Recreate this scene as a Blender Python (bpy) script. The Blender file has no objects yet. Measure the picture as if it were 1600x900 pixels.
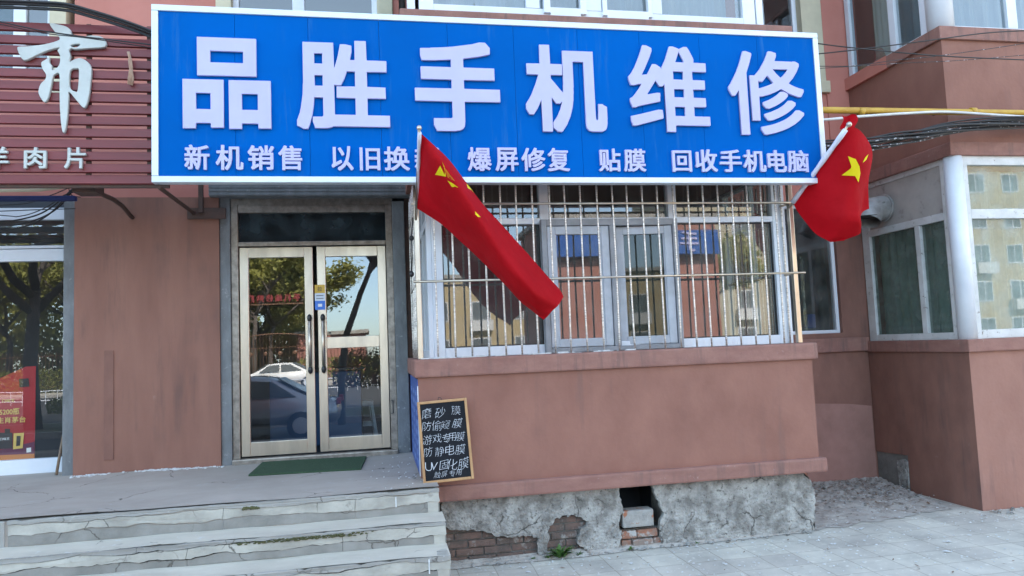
import bpy, bmesh, math, random
from mathutils import Vector, Matrix
from mathutils.bvhtree import BVHTree
R = math.radians
SC = bpy.context.scene
COL = SC.collection

# ------------------------------------------------------------------ camera
CAM = Vector((0.0, -7.638, 1.85))
YAW, PIT, ROL, FL = R(10.68778791), R(4.4491334), R(-2.32256645), 1134.307
_f = Vector((math.sin(YAW)*math.cos(PIT), math.cos(YAW)*math.cos(PIT), math.sin(PIT)))
_r0 = Vector((math.cos(YAW), -math.sin(YAW), 0)); _u0 = _r0.cross(_f)
_r = _r0*math.cos(ROL) + _u0*math.sin(ROL)
_u = -_r0*math.sin(ROL) + _u0*math.cos(ROL)
cd = bpy.data.cameras.new('camera'); cam = bpy.data.objects.new('camera', cd); COL.objects.link(cam)
cd.sensor_width = 36; cd.lens = FL/1600*36; cd.clip_end = 600; cd.clip_start = 0.05
cam.matrix_world = Matrix(((_r.x, _u.x, -_f.x, CAM.x), (_r.y, _u.y, -_f.y, CAM.y), (_r.z, _u.z, -_f.z, CAM.z), (0, 0, 0, 1)))
SC.camera = cam

# ------------------------------------------------------------------ light
SUN_EL, SUN_ROT = 42, 12
SKY, SUN, EXPO = 0.15, 3.4, 2.9
w = bpy.data.worlds.new('World'); SC.world = w; w.use_nodes = True
nt = w.node_tree
sky = nt.nodes.new('ShaderNodeTexSky'); sky.sky_type = 'NISHITA'; sky.sun_disc = False
sky.sun_elevation = R(SUN_EL); sky.sun_rotation = R(SUN_ROT); sky.air_density = 1.0; sky.dust_density = 0.35; sky.ozone_density = 1.0
bg = nt.nodes['Background']; bg.inputs['Strength'].default_value = SKY
tint = nt.nodes.new('ShaderNodeMix'); tint.data_type = 'RGBA'; tint.blend_type = 'MULTIPLY'; tint.inputs[0].default_value = 1
tint.inputs[7].default_value = (1.18, 1.05, .85, 1)      # thin bright haze takes the edge off the blue
tc = nt.nodes.new('ShaderNodeTexCoord'); sz = nt.nodes.new('ShaderNodeSeparateXYZ'); hz = nt.nodes.new('ShaderNodeMapRange'); hz.inputs[1].default_value = .02; hz.inputs[2].default_value = .42
hm = nt.nodes.new('ShaderNodeMix'); hm.data_type = 'RGBA'; hm.inputs[6].default_value = (.42, .52, .66, 1); hm.inputs[7].default_value = (1.27, 1.09, .85, 1)   # blue-grey towards the horizon, paler overhead
nt.links.new(tc.outputs['Generated'], sz.inputs[0]); nt.links.new(sz.outputs[2], hz.inputs[0]); nt.links.new(hz.outputs[0], hm.inputs[0]); nt.links.new(hm.outputs[2], tint.inputs[7])
nt.links.new(sky.outputs[0], tint.inputs[6]); nt.links.new(tint.outputs[2], bg.inputs[0])
sl = bpy.data.lights.new('sun', 'SUN'); sl.energy = SUN; sl.angle = R(0.5); sl.color = (1, 0.94, 0.84)
so = bpy.data.objects.new('sun', sl); COL.objects.link(so)
so.rotation_euler = (-R(90-SUN_EL), 0, -R(SUN_ROT))      # behind the building, shining towards the street
vs = SC.view_settings
vs.view_transform = 'Standard'; vs.look = 'None'; vs.exposure = EXPO; vs.gamma = 1; vs.use_curve_mapping = False
SC.render.engine = 'CYCLES'
cy = SC.cycles
cy.use_denoising = True; cy.max_bounces = 8; cy.transparent_max_bounces = 16; cy.glossy_bounces = 5; cy.diffuse_bounces = 4
cy.sample_clamp_indirect = 8; cy.caustics_reflective = False; cy.caustics_refractive = False

# ------------------------------------------------------------------ helpers
def ray(px, py): return _f*FL + _r*(px-800) - _u*(py-450)
def at(px, py, y):
    d = ray(px, py); return CAM + d*((y-CAM.y)/d.y)
def atx(px, py, x):
    d = ray(px, py); return CAM + d*((x-CAM.x)/d.x)
def atz(px, py, z):
    d = ray(px, py); return CAM + d*((z-CAM.z)/d.z)

class MB:
    def __init__(s): s.v = []; s.f = []; s.sm = []
    def quad(s, *p, smooth=False):
        b = len(s.v); s.v += [Vector(q) for q in p]; s.f.append(tuple(range(b, b+len(p)))); s.sm.append(smooth); return s
    def box(s, x0, x1, y0, y1, z0, z1, mat=None, bev=0):
        x0, x1 = min(x0, x1), max(x0, x1); y0, y1 = min(y0, y1), max(y0, y1); z0, z1 = min(z0, z1), max(z0, z1)
        bm = bmesh.new(); bmesh.ops.create_cube(bm, size=1)
        for v in bm.verts: v.co = Vector(((v.co.x+.5)*(x1-x0)+x0, (v.co.y+.5)*(y1-y0)+y0, (v.co.z+.5)*(z1-z0)+z0))
        if bev: bmesh.ops.bevel(bm, geom=bm.edges[:], offset=min(bev, .45*min(x1-x0, y1-y0, z1-z0)), segments=2, affect='EDGES', profile=.6)
        return s.add(bm, mat, smooth=False)
    def add(s, bm, mat=None, smooth=False):
        b = len(s.v)
        bm.verts.index_update()
        for v in bm.verts: s.v.append((mat @ v.co) if mat else v.co.copy())
        for f in bm.faces: s.f.append(tuple(b+v.index for v in f.verts)); s.sm.append(smooth)
        bm.free(); return s
    def tube(s, pts, r, n=8, caps=True):
        pts = [Vector(p) for p in pts]; rs = r if isinstance(r, (list, tuple)) else [r]*len(pts)
        b = len(s.v); up = Vector((0, 0, 1)); prev = None
        for i, p in enumerate(pts):
            t = (pts[min(i+1, len(pts)-1)] - pts[max(i-1, 0)]).normalized()
            if prev is None:
                a = t.cross(up)
                if a.length < 1e-3: a = t.cross(Vector((1, 0, 0)))
            else: a = prev - t*prev.dot(t)
            a.normalize(); prev = a; c = t.cross(a)
            for k in range(n):
                th = 2*math.pi*k/n; s.v.append(p + (a*math.cos(th) + c*math.sin(th))*rs[i])
        for i in range(len(pts)-1):
            for k in range(n):
                k2 = (k+1) % n
                s.f.append((b+i*n+k, b+i*n+k2, b+(i+1)*n+k2, b+(i+1)*n+k)); s.sm.append(n > 4)
        if caps:
            s.f.append(tuple(b+k for k in reversed(range(n)))); s.sm.append(False)
            e = b+(len(pts)-1)*n; s.f.append(tuple(e+k for k in range(n))); s.sm.append(False)
        return s
    def bar(s, a, b, w_, d_=None): return s.tube([a, b], (w_ if d_ is None else w_), 4)
    def ball(s, c, r, sc=(1, 1, 1), n=12):
        bm = bmesh.new(); bmesh.ops.create_uvsphere(bm, u_segments=n, v_segments=max(6, n//2+2), radius=r)
        return s.add(bm, Matrix.Translation(c) @ Matrix.Diagonal((*sc, 1)), True)
    def prism(s, pts, vec):
        """closed polygon (list of points) pushed along vec"""
        vec = Vector(vec); n = len(pts); b = len(s.v)
        s.v += [Vector(p) for p in pts] + [Vector(p)+vec for p in pts]
        for i in range(n):
            j = (i+1) % n; s.f.append((b+i, b+j, b+n+j, b+n+i)); s.sm.append(False)
        s.f.append(tuple(b+i for i in reversed(range(n)))); s.sm.append(False)
        s.f.append(tuple(b+n+i for i in range(n))); s.sm.append(False)
        return s
    def build(s, name, mat, parent=None, fix=True):
        me = bpy.data.meshes.new(name); me.from_pydata(s.v, [], s.f)
        me.polygons.foreach_set('use_smooth', s.sm)
        if fix and len(s.f) < 60000:
            bm = bmesh.new(); bm.from_mesh(me); bmesh.ops.recalc_face_normals(bm, faces=bm.faces[:]); bm.to_mesh(me); bm.free()
        me.update()
        o = bpy.data.objects.new(name, me); COL.objects.link(o)
        if mat: me.materials.append(mat)
        if parent: par(o, parent)
        return o

def par(o, p):
    o.parent = p
    if p.type == 'EMPTY' and p.parent is None: o.matrix_parent_inverse = Matrix.Translation(-p.location)
    return o

def ppoly(name, loops, depth, mat, parent=None, bevel=0.0):
    """flat 2-D loops [(x, z)...] filled (even-odd) and given thickness; front at y=0 going to y=+depth"""
    c = bpy.data.curves.new(name, 'CURVE'); c.dimensions = '2D'; c.fill_mode = 'BOTH'; c.extrude = depth/2
    if bevel: c.bevel_depth = bevel; c.bevel_resolution = 0; c.offset = -bevel
    for L in loops:
        sp = c.splines.new('POLY'); sp.points.add(len(L)-1)
        for p, q in zip(sp.points, L): p.co = (q[0], q[1], 0, 1)
        sp.use_cyclic_u = True
    t = bpy.data.objects.new('tmp', c); COL.objects.link(t)
    dg = bpy.context.evaluated_depsgraph_get()
    me = bpy.data.meshes.new_from_object(t.evaluated_get(dg))
    bpy.data.objects.remove(t); bpy.data.curves.remove(c)
    for v in me.vertices: v.co = Vector((v.co.x, -v.co.z + depth/2, v.co.y))
    me.name = name; me.materials.clear(); me.materials.append(mat)
    o = bpy.data.objects.new(name, me); COL.objects.link(o)
    if parent: par(o, parent)
    return o

def tag(o, label=None, cat=None, group=None, kind=None):
    if label: o['label'] = label
    if cat: o['category'] = cat
    if group: o['group'] = group
    if kind: o['kind'] = kind
    return o
def thing(name, label, cat, group=None, loc=(0, 0, 0)):
    o = bpy.data.objects.new(name, None); COL.objects.link(o); o.empty_display_size = .1
    o.location = loc
    return tag(o, label, cat, group)
def copy_tree(o, parent=None):
    c = o.copy(); COL.objects.link(c)
    if parent: c.parent = parent; c.matrix_parent_inverse = o.matrix_parent_inverse.copy()
    for ch in o.children: copy_tree(ch, c)
    return c

# ------------------------------------------------------------------ materials
def srgb(r, g, b):
    f = lambda c: (c/255/12.92 if c/255 <= .04045 else ((c/255+.055)/1.055)**2.4)
    return (f(r), f(g), f(b))
def mat(name, col, col2=None, rough=.6, metal=0., nscale=6., stretch=(1, 1, 1), lo=.35, hi=.65, bump=0., bscale=60., spec=.5,
        col3=None, s3=25., t3=(.62, .7), trans=0., coat=0., bdist=.01, detail=6., cracks=None, ccol=(.05, .045, .04), streak=None):
    m = bpy.data.materials.new(name); m.use_nodes = True
    n = m.node_tree; L = n.links; b = n.nodes['Principled BSDF']
    b.inputs['Roughness'].default_value = rough; b.inputs['Metallic'].default_value = metal
    b.inputs['Specular IOR Level'].default_value = spec; b.inputs['Coat Weight'].default_value = coat
    b.inputs['Base Color'].default_value = (*col, 1)
    geo = n.nodes.new('ShaderNodeNewGeometry')
    cur = None
    if col2 is not None:
        mp = n.nodes.new('ShaderNodeMapping'); mp.inputs['Scale'].default_value = stretch
        L.new(geo.outputs['Position'], mp.inputs[0])
        tx = n.nodes.new('ShaderNodeTexNoise'); tx.inputs['Scale'].default_value = nscale; tx.inputs['Detail'].default_value = detail; tx.inputs['Roughness'].default_value = .62
        L.new(mp.outputs[0], tx.inputs['Vector'])
        rp = n.nodes.new('ShaderNodeMapRange'); rp.inputs[1].default_value = lo; rp.inputs[2].default_value = hi
        L.new(tx.outputs['Fac'], rp.inputs[0])
        mx = n.nodes.new('ShaderNodeMix'); mx.data_type = 'RGBA'
        mx.inputs[6].default_value = (*col, 1); mx.inputs[7].default_value = (*col2, 1)
        L.new(rp.outputs[0], mx.inputs[0]); cur = mx.outputs[2]
        L.new(cur, b.inputs['Base Color'])
        rr = n.nodes.new('ShaderNodeMapRange'); rr.inputs[3].default_value = max(.02, rough-.07); rr.inputs[4].default_value = min(1, rough+.07)
        L.new(tx.outputs['Fac'], rr.inputs[0]); L.new(rr.outputs[0], b.inputs['Roughness'])
    if col3 is not None:
        t3n = n.nodes.new('ShaderNodeTexNoise'); t3n.inputs['Scale'].default_value = s3; t3n.inputs['Detail'].default_value = 8; t3n.inputs['Roughness'].default_value = .7
        L.new(geo.outputs['Position'], t3n.inputs['Vector'])
        r3 = n.nodes.new('ShaderNodeMapRange'); r3.inputs[1].default_value = t3[0]; r3.inputs[2].default_value = t3[1]
        L.new(t3n.outputs['Fac'], r3.inputs[0])
        m3 = n.nodes.new('ShaderNodeMix'); m3.data_type = 'RGBA'; m3.inputs[7].default_value = (*col3, 1)
        if cur: L.new(cur, m3.inputs[6])
        else: m3.inputs[6].default_value = (*col, 1)
        L.new(r3.outputs[0], m3.inputs[0]); L.new(m3.outputs[2], b.inputs['Base Color']); cur = m3.outputs[2]
    if streak:      # run-down stains: tall narrow noise, only here and there
        sc_, slo, shi, scol = streak
        sm_ = n.nodes.new('ShaderNodeMapping'); sm_.inputs['Scale'].default_value = (1, 1, .09); L.new(geo.outputs['Position'], sm_.inputs[0])
        sn = n.nodes.new('ShaderNodeTexNoise'); sn.inputs['Scale'].default_value = sc_; sn.inputs['Detail'].default_value = 9; sn.inputs['Roughness'].default_value = .68; L.new(sm_.outputs[0], sn.inputs['Vector'])
        s2 = n.nodes.new('ShaderNodeTexNoise'); s2.inputs['Scale'].default_value = 1.7; s2.inputs['Detail'].default_value = 4; L.new(geo.outputs['Position'], s2.inputs['Vector'])
        r1 = n.nodes.new('ShaderNodeMapRange'); r1.inputs[1].default_value = slo; r1.inputs[2].default_value = shi; L.new(sn.outputs['Fac'], r1.inputs[0])
        r2 = n.nodes.new('ShaderNodeMapRange'); r2.inputs[1].default_value = .4; r2.inputs[2].default_value = .62; L.new(s2.outputs['Fac'], r2.inputs[0])
        sp = n.nodes.new('ShaderNodeMath'); sp.operation = 'MULTIPLY'; L.new(r1.outputs[0], sp.inputs[0]); L.new(r2.outputs[0], sp.inputs[1])
        sx = n.nodes.new('ShaderNodeMix'); sx.data_type = 'RGBA'; sx.inputs[7].default_value = (*scol, 1); L.new(sp.outputs[0], sx.inputs[0])
        if cur: L.new(cur, sx.inputs[6])
        else: sx.inputs[6].default_value = (*col, 1)
        cur = sx.outputs[2]; L.new(cur, b.inputs['Base Color'])
    if cracks:
        cs, cw, cm = cracks
        wn = n.nodes.new('ShaderNodeTexNoise'); wn.inputs['Scale'].default_value = 7; wn.inputs['Detail'].default_value = 5
        L.new(geo.outputs['Position'], wn.inputs['Vector'])
        wm = n.nodes.new('ShaderNodeVectorMath'); wm.operation = 'SCALE'; wm.inputs[3].default_value = .16; L.new(wn.outputs['Color'], wm.inputs[0])
        wa = n.nodes.new('ShaderNodeVectorMath'); wa.operation = 'ADD'; L.new(geo.outputs['Position'], wa.inputs[0]); L.new(wm.outputs[0], wa.inputs[1])
        vo = n.nodes.new('ShaderNodeTexVoronoi'); vo.feature = 'DISTANCE_TO_EDGE'; vo.inputs['Scale'].default_value = cs; L.new(wa.outputs[0], vo.inputs['Vector'])
        cr = n.nodes.new('ShaderNodeMapRange'); cr.inputs[1].default_value = 0; cr.inputs[2].default_value = cw; cr.inputs[3].default_value = 1; cr.inputs[4].default_value = 0; L.new(vo.outputs['Distance'], cr.inputs[0])
        mk = n.nodes.new('ShaderNodeTexNoise'); mk.inputs['Scale'].default_value = 2.3; L.new(geo.outputs['Position'], mk.inputs['Vector'])
        mr = n.nodes.new('ShaderNodeMapRange'); mr.inputs[1].default_value = cm; mr.inputs[2].default_value = cm+.08; L.new(mk.outputs['Fac'], mr.inputs[0])
        mu = n.nodes.new('ShaderNodeMath'); mu.operation = 'MULTIPLY'; L.new(cr.outputs[0], mu.inputs[0]); L.new(mr.outputs[0], mu.inputs[1])
        mc = n.nodes.new('ShaderNodeMix'); mc.data_type = 'RGBA'; mc.inputs[7].default_value = (*ccol, 1); L.new(mu.outputs[0], mc.inputs[0])
        if cur: L.new(cur, mc.inputs[6])
        else: mc.inputs[6].default_value = (*col, 1)
        cur = mc.outputs[2]; L.new(cur, b.inputs['Base Color'])
    if bump:
        bt = n.nodes.new('ShaderNodeTexNoise'); bt.inputs['Scale'].default_value = bscale; bt.inputs['Detail'].default_value = 7
        L.new(geo.outputs['Position'], bt.inputs['Vector'])
        bp = n.nodes.new('ShaderNodeBump'); bp.inputs['Strength'].default_value = bump; bp.inputs['Distance'].default_value = bdist
        L.new(bt.outputs['Fac'], bp.inputs['Height']); L.new(bp.outputs[0], b.inputs['Normal'])
    if trans:
        out = n.nodes['Material Output']; tr = n.nodes.new('ShaderNodeBsdfTranslucent'); ms = n.nodes.new('ShaderNodeMixShader')
        ms.inputs[0].default_value = trans; tr.inputs[0].default_value = (*col, 1)
        if cur: L.new(cur, tr.inputs[0])
        L.new(b.outputs[0], ms.inputs[1]); L.new(tr.outputs[0], ms.inputs[2]); L.new(ms.outputs[0], out.inputs[0])
    return m
def glass(name, tint=(.8, .85, .85), ior=1.9, rough=0., dirt=.0, wav=.0, dcol=(.5, .5, .48)):
    m = bpy.data.materials.new(name); m.use_nodes = True; n = m.node_tree; L = n.links
    n.nodes.remove(n.nodes['Principled BSDF']); out = n.nodes['Material Output']
    t = n.nodes.new('ShaderNodeBsdfTransparent'); t.inputs[0].default_value = (*tint, 1)
    g = n.nodes.new('ShaderNodeBsdfGlossy'); g.inputs['Roughness'].default_value = rough; g.inputs[0].default_value = (.97, .98, 1, 1)
    fr = n.nodes.new('ShaderNodeFresnel'); fr.inputs[0].default_value = ior
    ms = n.nodes.new('ShaderNodeMixShader')
    gb = n.nodes.new('ShaderNodeNewGeometry'); e1 = n.nodes.new('ShaderNodeMath'); e1.operation = 'MULTIPLY_ADD'; e1.inputs[1].default_value = -2; e1.inputs[2].default_value = 1
    pw = n.nodes.new('ShaderNodeMath'); pw.operation = 'POWER'; pw.inputs[0].default_value = ior   # same sheen from both sides of a thin pane
    L.new(gb.outputs['Backfacing'], e1.inputs[0]); L.new(e1.outputs[0], pw.inputs[1]); L.new(pw.outputs[0], fr.inputs[0])
    L.new(fr.outputs[0], ms.inputs[0]); L.new(t.outputs[0], ms.inputs[1]); L.new(g.outputs[0], ms.inputs[2])
    geo = n.nodes.new('ShaderNodeNewGeometry')
    if wav:
        tx = n.nodes.new('ShaderNodeTexNoise'); tx.inputs['Scale'].default_value = 1.6; tx.inputs['Detail'].default_value = 1
        L.new(geo.outputs['Position'], tx.inputs['Vector'])
        bp = n.nodes.new('ShaderNodeBump'); bp.inputs['Strength'].default_value = wav; bp.inputs['Distance'].default_value = .02
        L.new(tx.outputs['Fac'], bp.inputs['Height']); L.new(bp.outputs[0], g.inputs['Normal'])
    last = ms.outputs[0]
    if dirt:  # dirt film, also carrying the pale haze of reflections as plain colour
        d = n.nodes.new('ShaderNodeBsdfDiffuse'); d.inputs[0].default_value = (*dcol, 1)
        tx = n.nodes.new('ShaderNodeTexNoise'); tx.inputs['Scale'].default_value = 5; tx.inputs['Detail'].default_value = 8
        L.new(geo.outputs['Position'], tx.inputs['Vector'])
        rp = n.nodes.new('ShaderNodeMapRange'); rp.inputs[1].default_value = .35; rp.inputs[2].default_value = .8; rp.inputs[3].default_value = dirt*.3; rp.inputs[4].default_value = dirt*1.6
        L.new(tx.outputs['Fac'], rp.inputs[0])
        m2 = n.nodes.new('ShaderNodeMixShader'); L.new(rp.outputs[0], m2.inputs[0]); L.new(last, m2.inputs[1]); L.new(d.outputs[0], m2.inputs[2]); last = m2.outputs[0]
    L.new(last, out.inputs[0]); return m

M = {}
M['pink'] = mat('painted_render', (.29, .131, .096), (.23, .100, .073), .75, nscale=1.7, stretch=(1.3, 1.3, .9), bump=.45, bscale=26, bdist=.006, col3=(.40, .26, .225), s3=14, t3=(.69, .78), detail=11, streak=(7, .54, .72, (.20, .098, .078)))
M['pinkshade'] = mat('worn_render_shaded', (.255, .122, .091), (.195, .09, .068), .8, nscale=2.4, stretch=(1.4, 1.4, .8), bump=.5, bscale=26, detail=10, streak=(7, .5, .66, (.15, .08, .067)), bdist=.004, col3=(.3, .2, .18), s3=7, t3=(.66, .8))  # darker copy of the wall render, shade of alcove and side put into colour
M['pier'] = mat('streaked_render', (.28, .132, .095), (.22, .1, .073), .8, nscale=1.8, stretch=(2.2, 2.2, .4), lo=.3, hi=.7, bump=.45, bscale=26, bdist=.006, detail=10, streak=(9, .48, .66, (.165, .085, .068)), col3=(.33, .2, .17), s3=5, t3=(.66, .82))
M['orange'] = mat('salmon_paint', (.52, .20, .155), (.46, .165, .125), .75, nscale=1.5, bump=.2, bscale=60, bdist=.004)
M['cream'] = mat('cream_paint', (.62, .56, .40), (.52, .46, .33), .7, nscale=3, bump=.1)
M['sillpink'] = mat('sill_render', (.30, .150, .12), (.24, .114, .092), .8, streak=(12, .5, .62, (.18, .1, .085)), nscale=5, stretch=(1, 1, 2), bump=.45, bscale=45, bdist=.006, col3=(.4, .3, .28), s3=14, t3=(.63, .75))
M['concrete'] = mat('weathered_concrete', (.38, .365, .34), (.27, .255, .235), .9, cracks=(3.5, .018, .52), ccol=(.1, .09, .08), nscale=1.6, lo=.3, hi=.72, bump=.5, bscale=40, bdist=.006, col3=(.5, .49, .47), s3=18, t3=(.6, .72))
M['platform'] = mat('worn_concrete', (.43, .38, .335), (.32, .28, .245), .85, cracks=(1.1, .006, .5), nscale=1.3, stretch=(1, 1.6, 1), lo=.28, hi=.72, bump=.3, bscale=30, bdist=.005, col3=(.42, .41, .4), s3=9, t3=(.6, .75))
M['facing'] = mat('pale_render', (.50, .475, .42), (.30, .28, .245), .9, cracks=(3.2, .02, .5), ccol=(.1, .09, .08), nscale=3.2, stretch=(1, 1, 1.4), lo=.32, hi=.66, bump=.5, bscale=35, bdist=.006, col3=(.24, .225, .2), s3=8, t3=(.6, .72))
M['core'] = mat('dark_concrete', (.2, .19, .175), (.14, .132, .12), .95, nscale=7, bump=.7, bscale=40, bdist=.01)
M['crack'] = mat('crack_dark', (.03, .027, .024), rough=1)  # near-black, seen through gaps in the step facing and in the flue
M['patch'] = mat('repainted_patch', (.36, .19, .155), (.29, .15, .122), .8, nscale=4, bump=.25, bscale=60, bdist=.004, col3=(.2, .12, .1), s3=6, t3=(.6, .75))
M['pinklit'] = mat('lit_render', (.345, .172, .130), (.28, .132, .099), .75, nscale=1.6, stretch=(1.3, 1.3, .9), bump=.45, bscale=26, bdist=.006, col3=(.43, .28, .24), s3=14, t3=(.69, .78), detail=11, streak=(7, .52, .68, (.22, .115, .095)))  # brighter wall render, the right bay's stronger light put into its colour
M['plaster'] = mat('grey_plaster', (.44, .43, .405), (.19, .18, .165), .95, nscale=7, lo=.38, hi=.62, bump=1, bscale=38, bdist=.03, col3=(.11, .10, .09), s3=26, t3=(.56, .66), detail=12, cracks=(2.6, .022, .5))
M['brick'] = mat('old_brick', (.175, .112, .092), (.11, .085, .074), .95, nscale=9, lo=.35, hi=.6, bump=.8, bscale=40, bdist=.01, col3=(.3, .29, .27), s3=12, t3=(.55, .68))
M['brickred'] = mat('red_brick', (.30, .14, .09), (.25, .2, .17), .95, nscale=10, lo=.4, hi=.6, bump=.7, bscale=40, bdist=.01, col3=(.4, .39, .37), s3=12, t3=(.52, .6))
M['mortar'] = mat('dirty_mortar', (.16, .15, .135), (.1, .095, .085), 1, nscale=12, bump=.8, bscale=50)
M['block'] = mat('patched_block', (.37, .36, .34), (.27, .265, .25), .95, nscale=14, bump=.9, bscale=40, col3=(.34, .14, .08), s3=10, t3=(.57, .61))
M['blue'] = mat('blue_panel', (.0, .108, .44), (.001, .095, .38), .6, streak=(14, .55, .72, (.02, .13, .40)), nscale=.8, spec=.02)
M['letter'] = mat('white_acrylic', (.50, .49, .76), (.47, .46, .70), .5, nscale=3, spec=.12)
M['alu'] = mat('aluminium_frame', (.66, .72, .78), (.6, .66, .72), .38, .25, nscale=3)
M['steel'] = mat('stainless_steel', (.64, .55, .45), (.42, .36, .30), .33, .95, nscale=5, stretch=(1, 1, .2), lo=.3, hi=.7)
M['steelbar'] = mat('stainless_bar', (.78, .72, .67), (.52, .46, .42), .36, .6, nscale=160, stretch=(.02, .02, 1), lo=.42, hi=.56, detail=1)
M['steeldark'] = mat('tarnished_steel', (.35, .31, .27), (.2, .17, .15), .45, .8, nscale=14)
M['rust'] = mat('rusty_paint', (.07, .045, .038), (.11, .06, .045), .8, nscale=14, bump=.4)
M['greysteel'] = mat('grey_painted_steel', (.2, .21, .22), (.13, .135, .14), .7, nscale=8, stretch=(1, 1, .4), bump=.3, col3=(.36, .36, .35), s3=16, t3=(.6, .7))
M['pvc'] = mat('white_pvc', (.74, .77, .82), (.66, .69, .75), .45, nscale=3)
M['pvcold'] = mat('chipped_white_paint', (.66, .66, .66), (.52, .52, .51), .6, nscale=5, col3=(.17, .13, .11), s3=20, t3=(.62, .67), bump=.2)
M['sash'] = mat('grey_sash', (.46, .48, .53), (.37, .385, .42), .6, nscale=6)
M['greyframe'] = mat('grey_old_frame', (.30, .305, .33), (.22, .225, .24), .6, nscale=6)
M['glass'] = glass('window_glass', (.55, .6, .58), 1.95, 0.015, .10, .03)
M['doorglass'] = glass('door_glass', (.78, .86, .92), 2.1, .008, .02, .025)
M['dullglass'] = glass('dull_glass', (.72, .78, .75), 1.75, .01, .32, .04, (.44, .49, .46))
M['sootglass'] = glass('sooty_glass', (.62, .7, .66), 1.45, .04, .55, 0, (.15, .185, .165))
M['upglass'] = glass('upper_glass', (.6, .66, .68), 2.1, 0, .03, .05)
M['darkglass'] = glass('dark_transom', (.10, .13, .14), 1.6, .03, .24, 0, (.15, .21, .24))
M['screenglass'] = glass('screened_glass', (.3, .34, .32), 1.5, .02, .22, 0, (.13, .16, .14))
M['interior'] = mat('interior_wall', (.26, .25, .24), rough=.9)
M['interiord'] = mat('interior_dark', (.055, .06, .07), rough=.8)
M['curtain'] = mat('pale_green_curtain', (.42, .5, .46), (.34, .42, .39), .9, nscale=5, stretch=(3, 3, .3), trans=.2)
M['sheer'] = mat('white_sheer', (.6, .64, .66), (.5, .54, .57), .9, nscale=4, stretch=(3, 3, .3), trans=.3)
M['maroon'] = mat('maroon_slats', (.20, .034, .038), (.155, .027, .03), .45, nscale=5, stretch=(.3, 1, 3), bump=.1, col3=(.26, .12, .11), s3=11, t3=(.68, .8))
M['greyletter'] = mat('grey_white_letter', (.56, .58, .56), (.48, .5, .48), .5, nscale=6)
M['flag'] = mat('red_cloth', (.50, .003, .010), (.44, .002, .008), .75, nscale=4, spec=.2, trans=.36, bump=.5, bscale=7, bdist=.03)
M['star'] = mat('yellow_star', (.85, .72, .0), rough=.7, trans=.25)
M['starorange'] = mat('yellow_star_orange', (.62, .16, .0), rough=.7, trans=.25)  # darker orange copy of the star yellow, for one piece
M['sleeve'] = mat('white_sleeve', (.72, .72, .8), (.62, .62, .72), .8, nscale=14)
M['chalkboard'] = mat('black_slate', (.007, .008, .011), (.012, .013, .017), .75, nscale=10, spec=.2)
M['chalk'] = mat('chalk_white', (.62, .63, .67), (.4, .41, .44), .95, nscale=60)
M['wood'] = mat('pine_wood', (.48, .27, .12), (.36, .19, .08), .55, nscale=12, stretch=(1, 1, .15), bump=.15)
M['stick'] = mat('weathered_stick', (.24, .17, .115), (.16, .11, .08), .8, nscale=20, bump=.3)
M['mat'] = mat('green_turf', (.042, .088, .042), (.026, .055, .028), .95, nscale=70, bump=.8, bscale=300, bdist=.006)
M['posterblue'] = mat('blue_poster', (.03, .09, .36), (.025, .07, .28), .4, nscale=6)
M['shopglass'] = glass('shop_glass', (.9, .92, .92), 1.85, 0, .01, .03)
M['posterwhite'] = mat('poster_print', (.22, .32, .6), (.1, .17, .44), .5, nscale=20)
M['yellowpipe'] = mat('yellow_pipe_paint', (.55, .34, .04), (.45, .25, .03), .5, nscale=8, col3=(.5, .46, .38), s3=25, t3=(.64, .7))
M['whitepipe'] = mat('white_pipe', (.7, .7, .7), (.55, .55, .55), .5, nscale=9)
M['cable'] = mat('black_cable', (.012, .012, .014), rough=.45)
M['cablepale'] = mat('weathered_cable', (.03, .03, .033), (.4, .4, .42), .6, nscale=20, lo=.58, hi=.62)
M['flue'] = mat('sooty_flue', (.5, .5, .49), (.3, .29, .28), .5, .4, nscale=6, col3=(.05, .045, .04), s3=9, t3=(.58, .7))
M['board'] = mat('sooty_board', (.46, .43, .40), (.36, .33, .31), .8, nscale=2.5, col3=(.12, .105, .095), s3=5, t3=(.58, .78))
M['dirt'] = mat('dirt', (.34, .30, .265), (.48, .45, .41), 1, nscale=6, col3=(.17, .13, .1), s3=11, t3=(.55, .66), bump=.8, bscale=50, bdist=.015)
M['leafbrown'] = mat('dead_leaf', (.12, .065, .04), (.2, .12, .07), .9, nscale=30)
M['flake'] = mat('paint_flake', (.66, .67, .68), (.5, .5, .5), .8, nscale=30)
M['weed'] = mat('weed_green', (.07, .16, .03), (.1, .2, .045), .6, nscale=30, trans=.25)
M['moss'] = mat('moss', (.06, .07, .025), (.12, .11, .05), 1, nscale=60, bump=1, bscale=120, bdist=.01)
M['plasticw'] = mat('white_plastic', (.85, .85, .82), rough=.4)
M['black'] = mat('black_plastic', (.015, .015, .016), rough=.35)
M['twine'] = mat('twine', (.5, .33, .24), (.42, .25, .17), .9, nscale=30)
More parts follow.
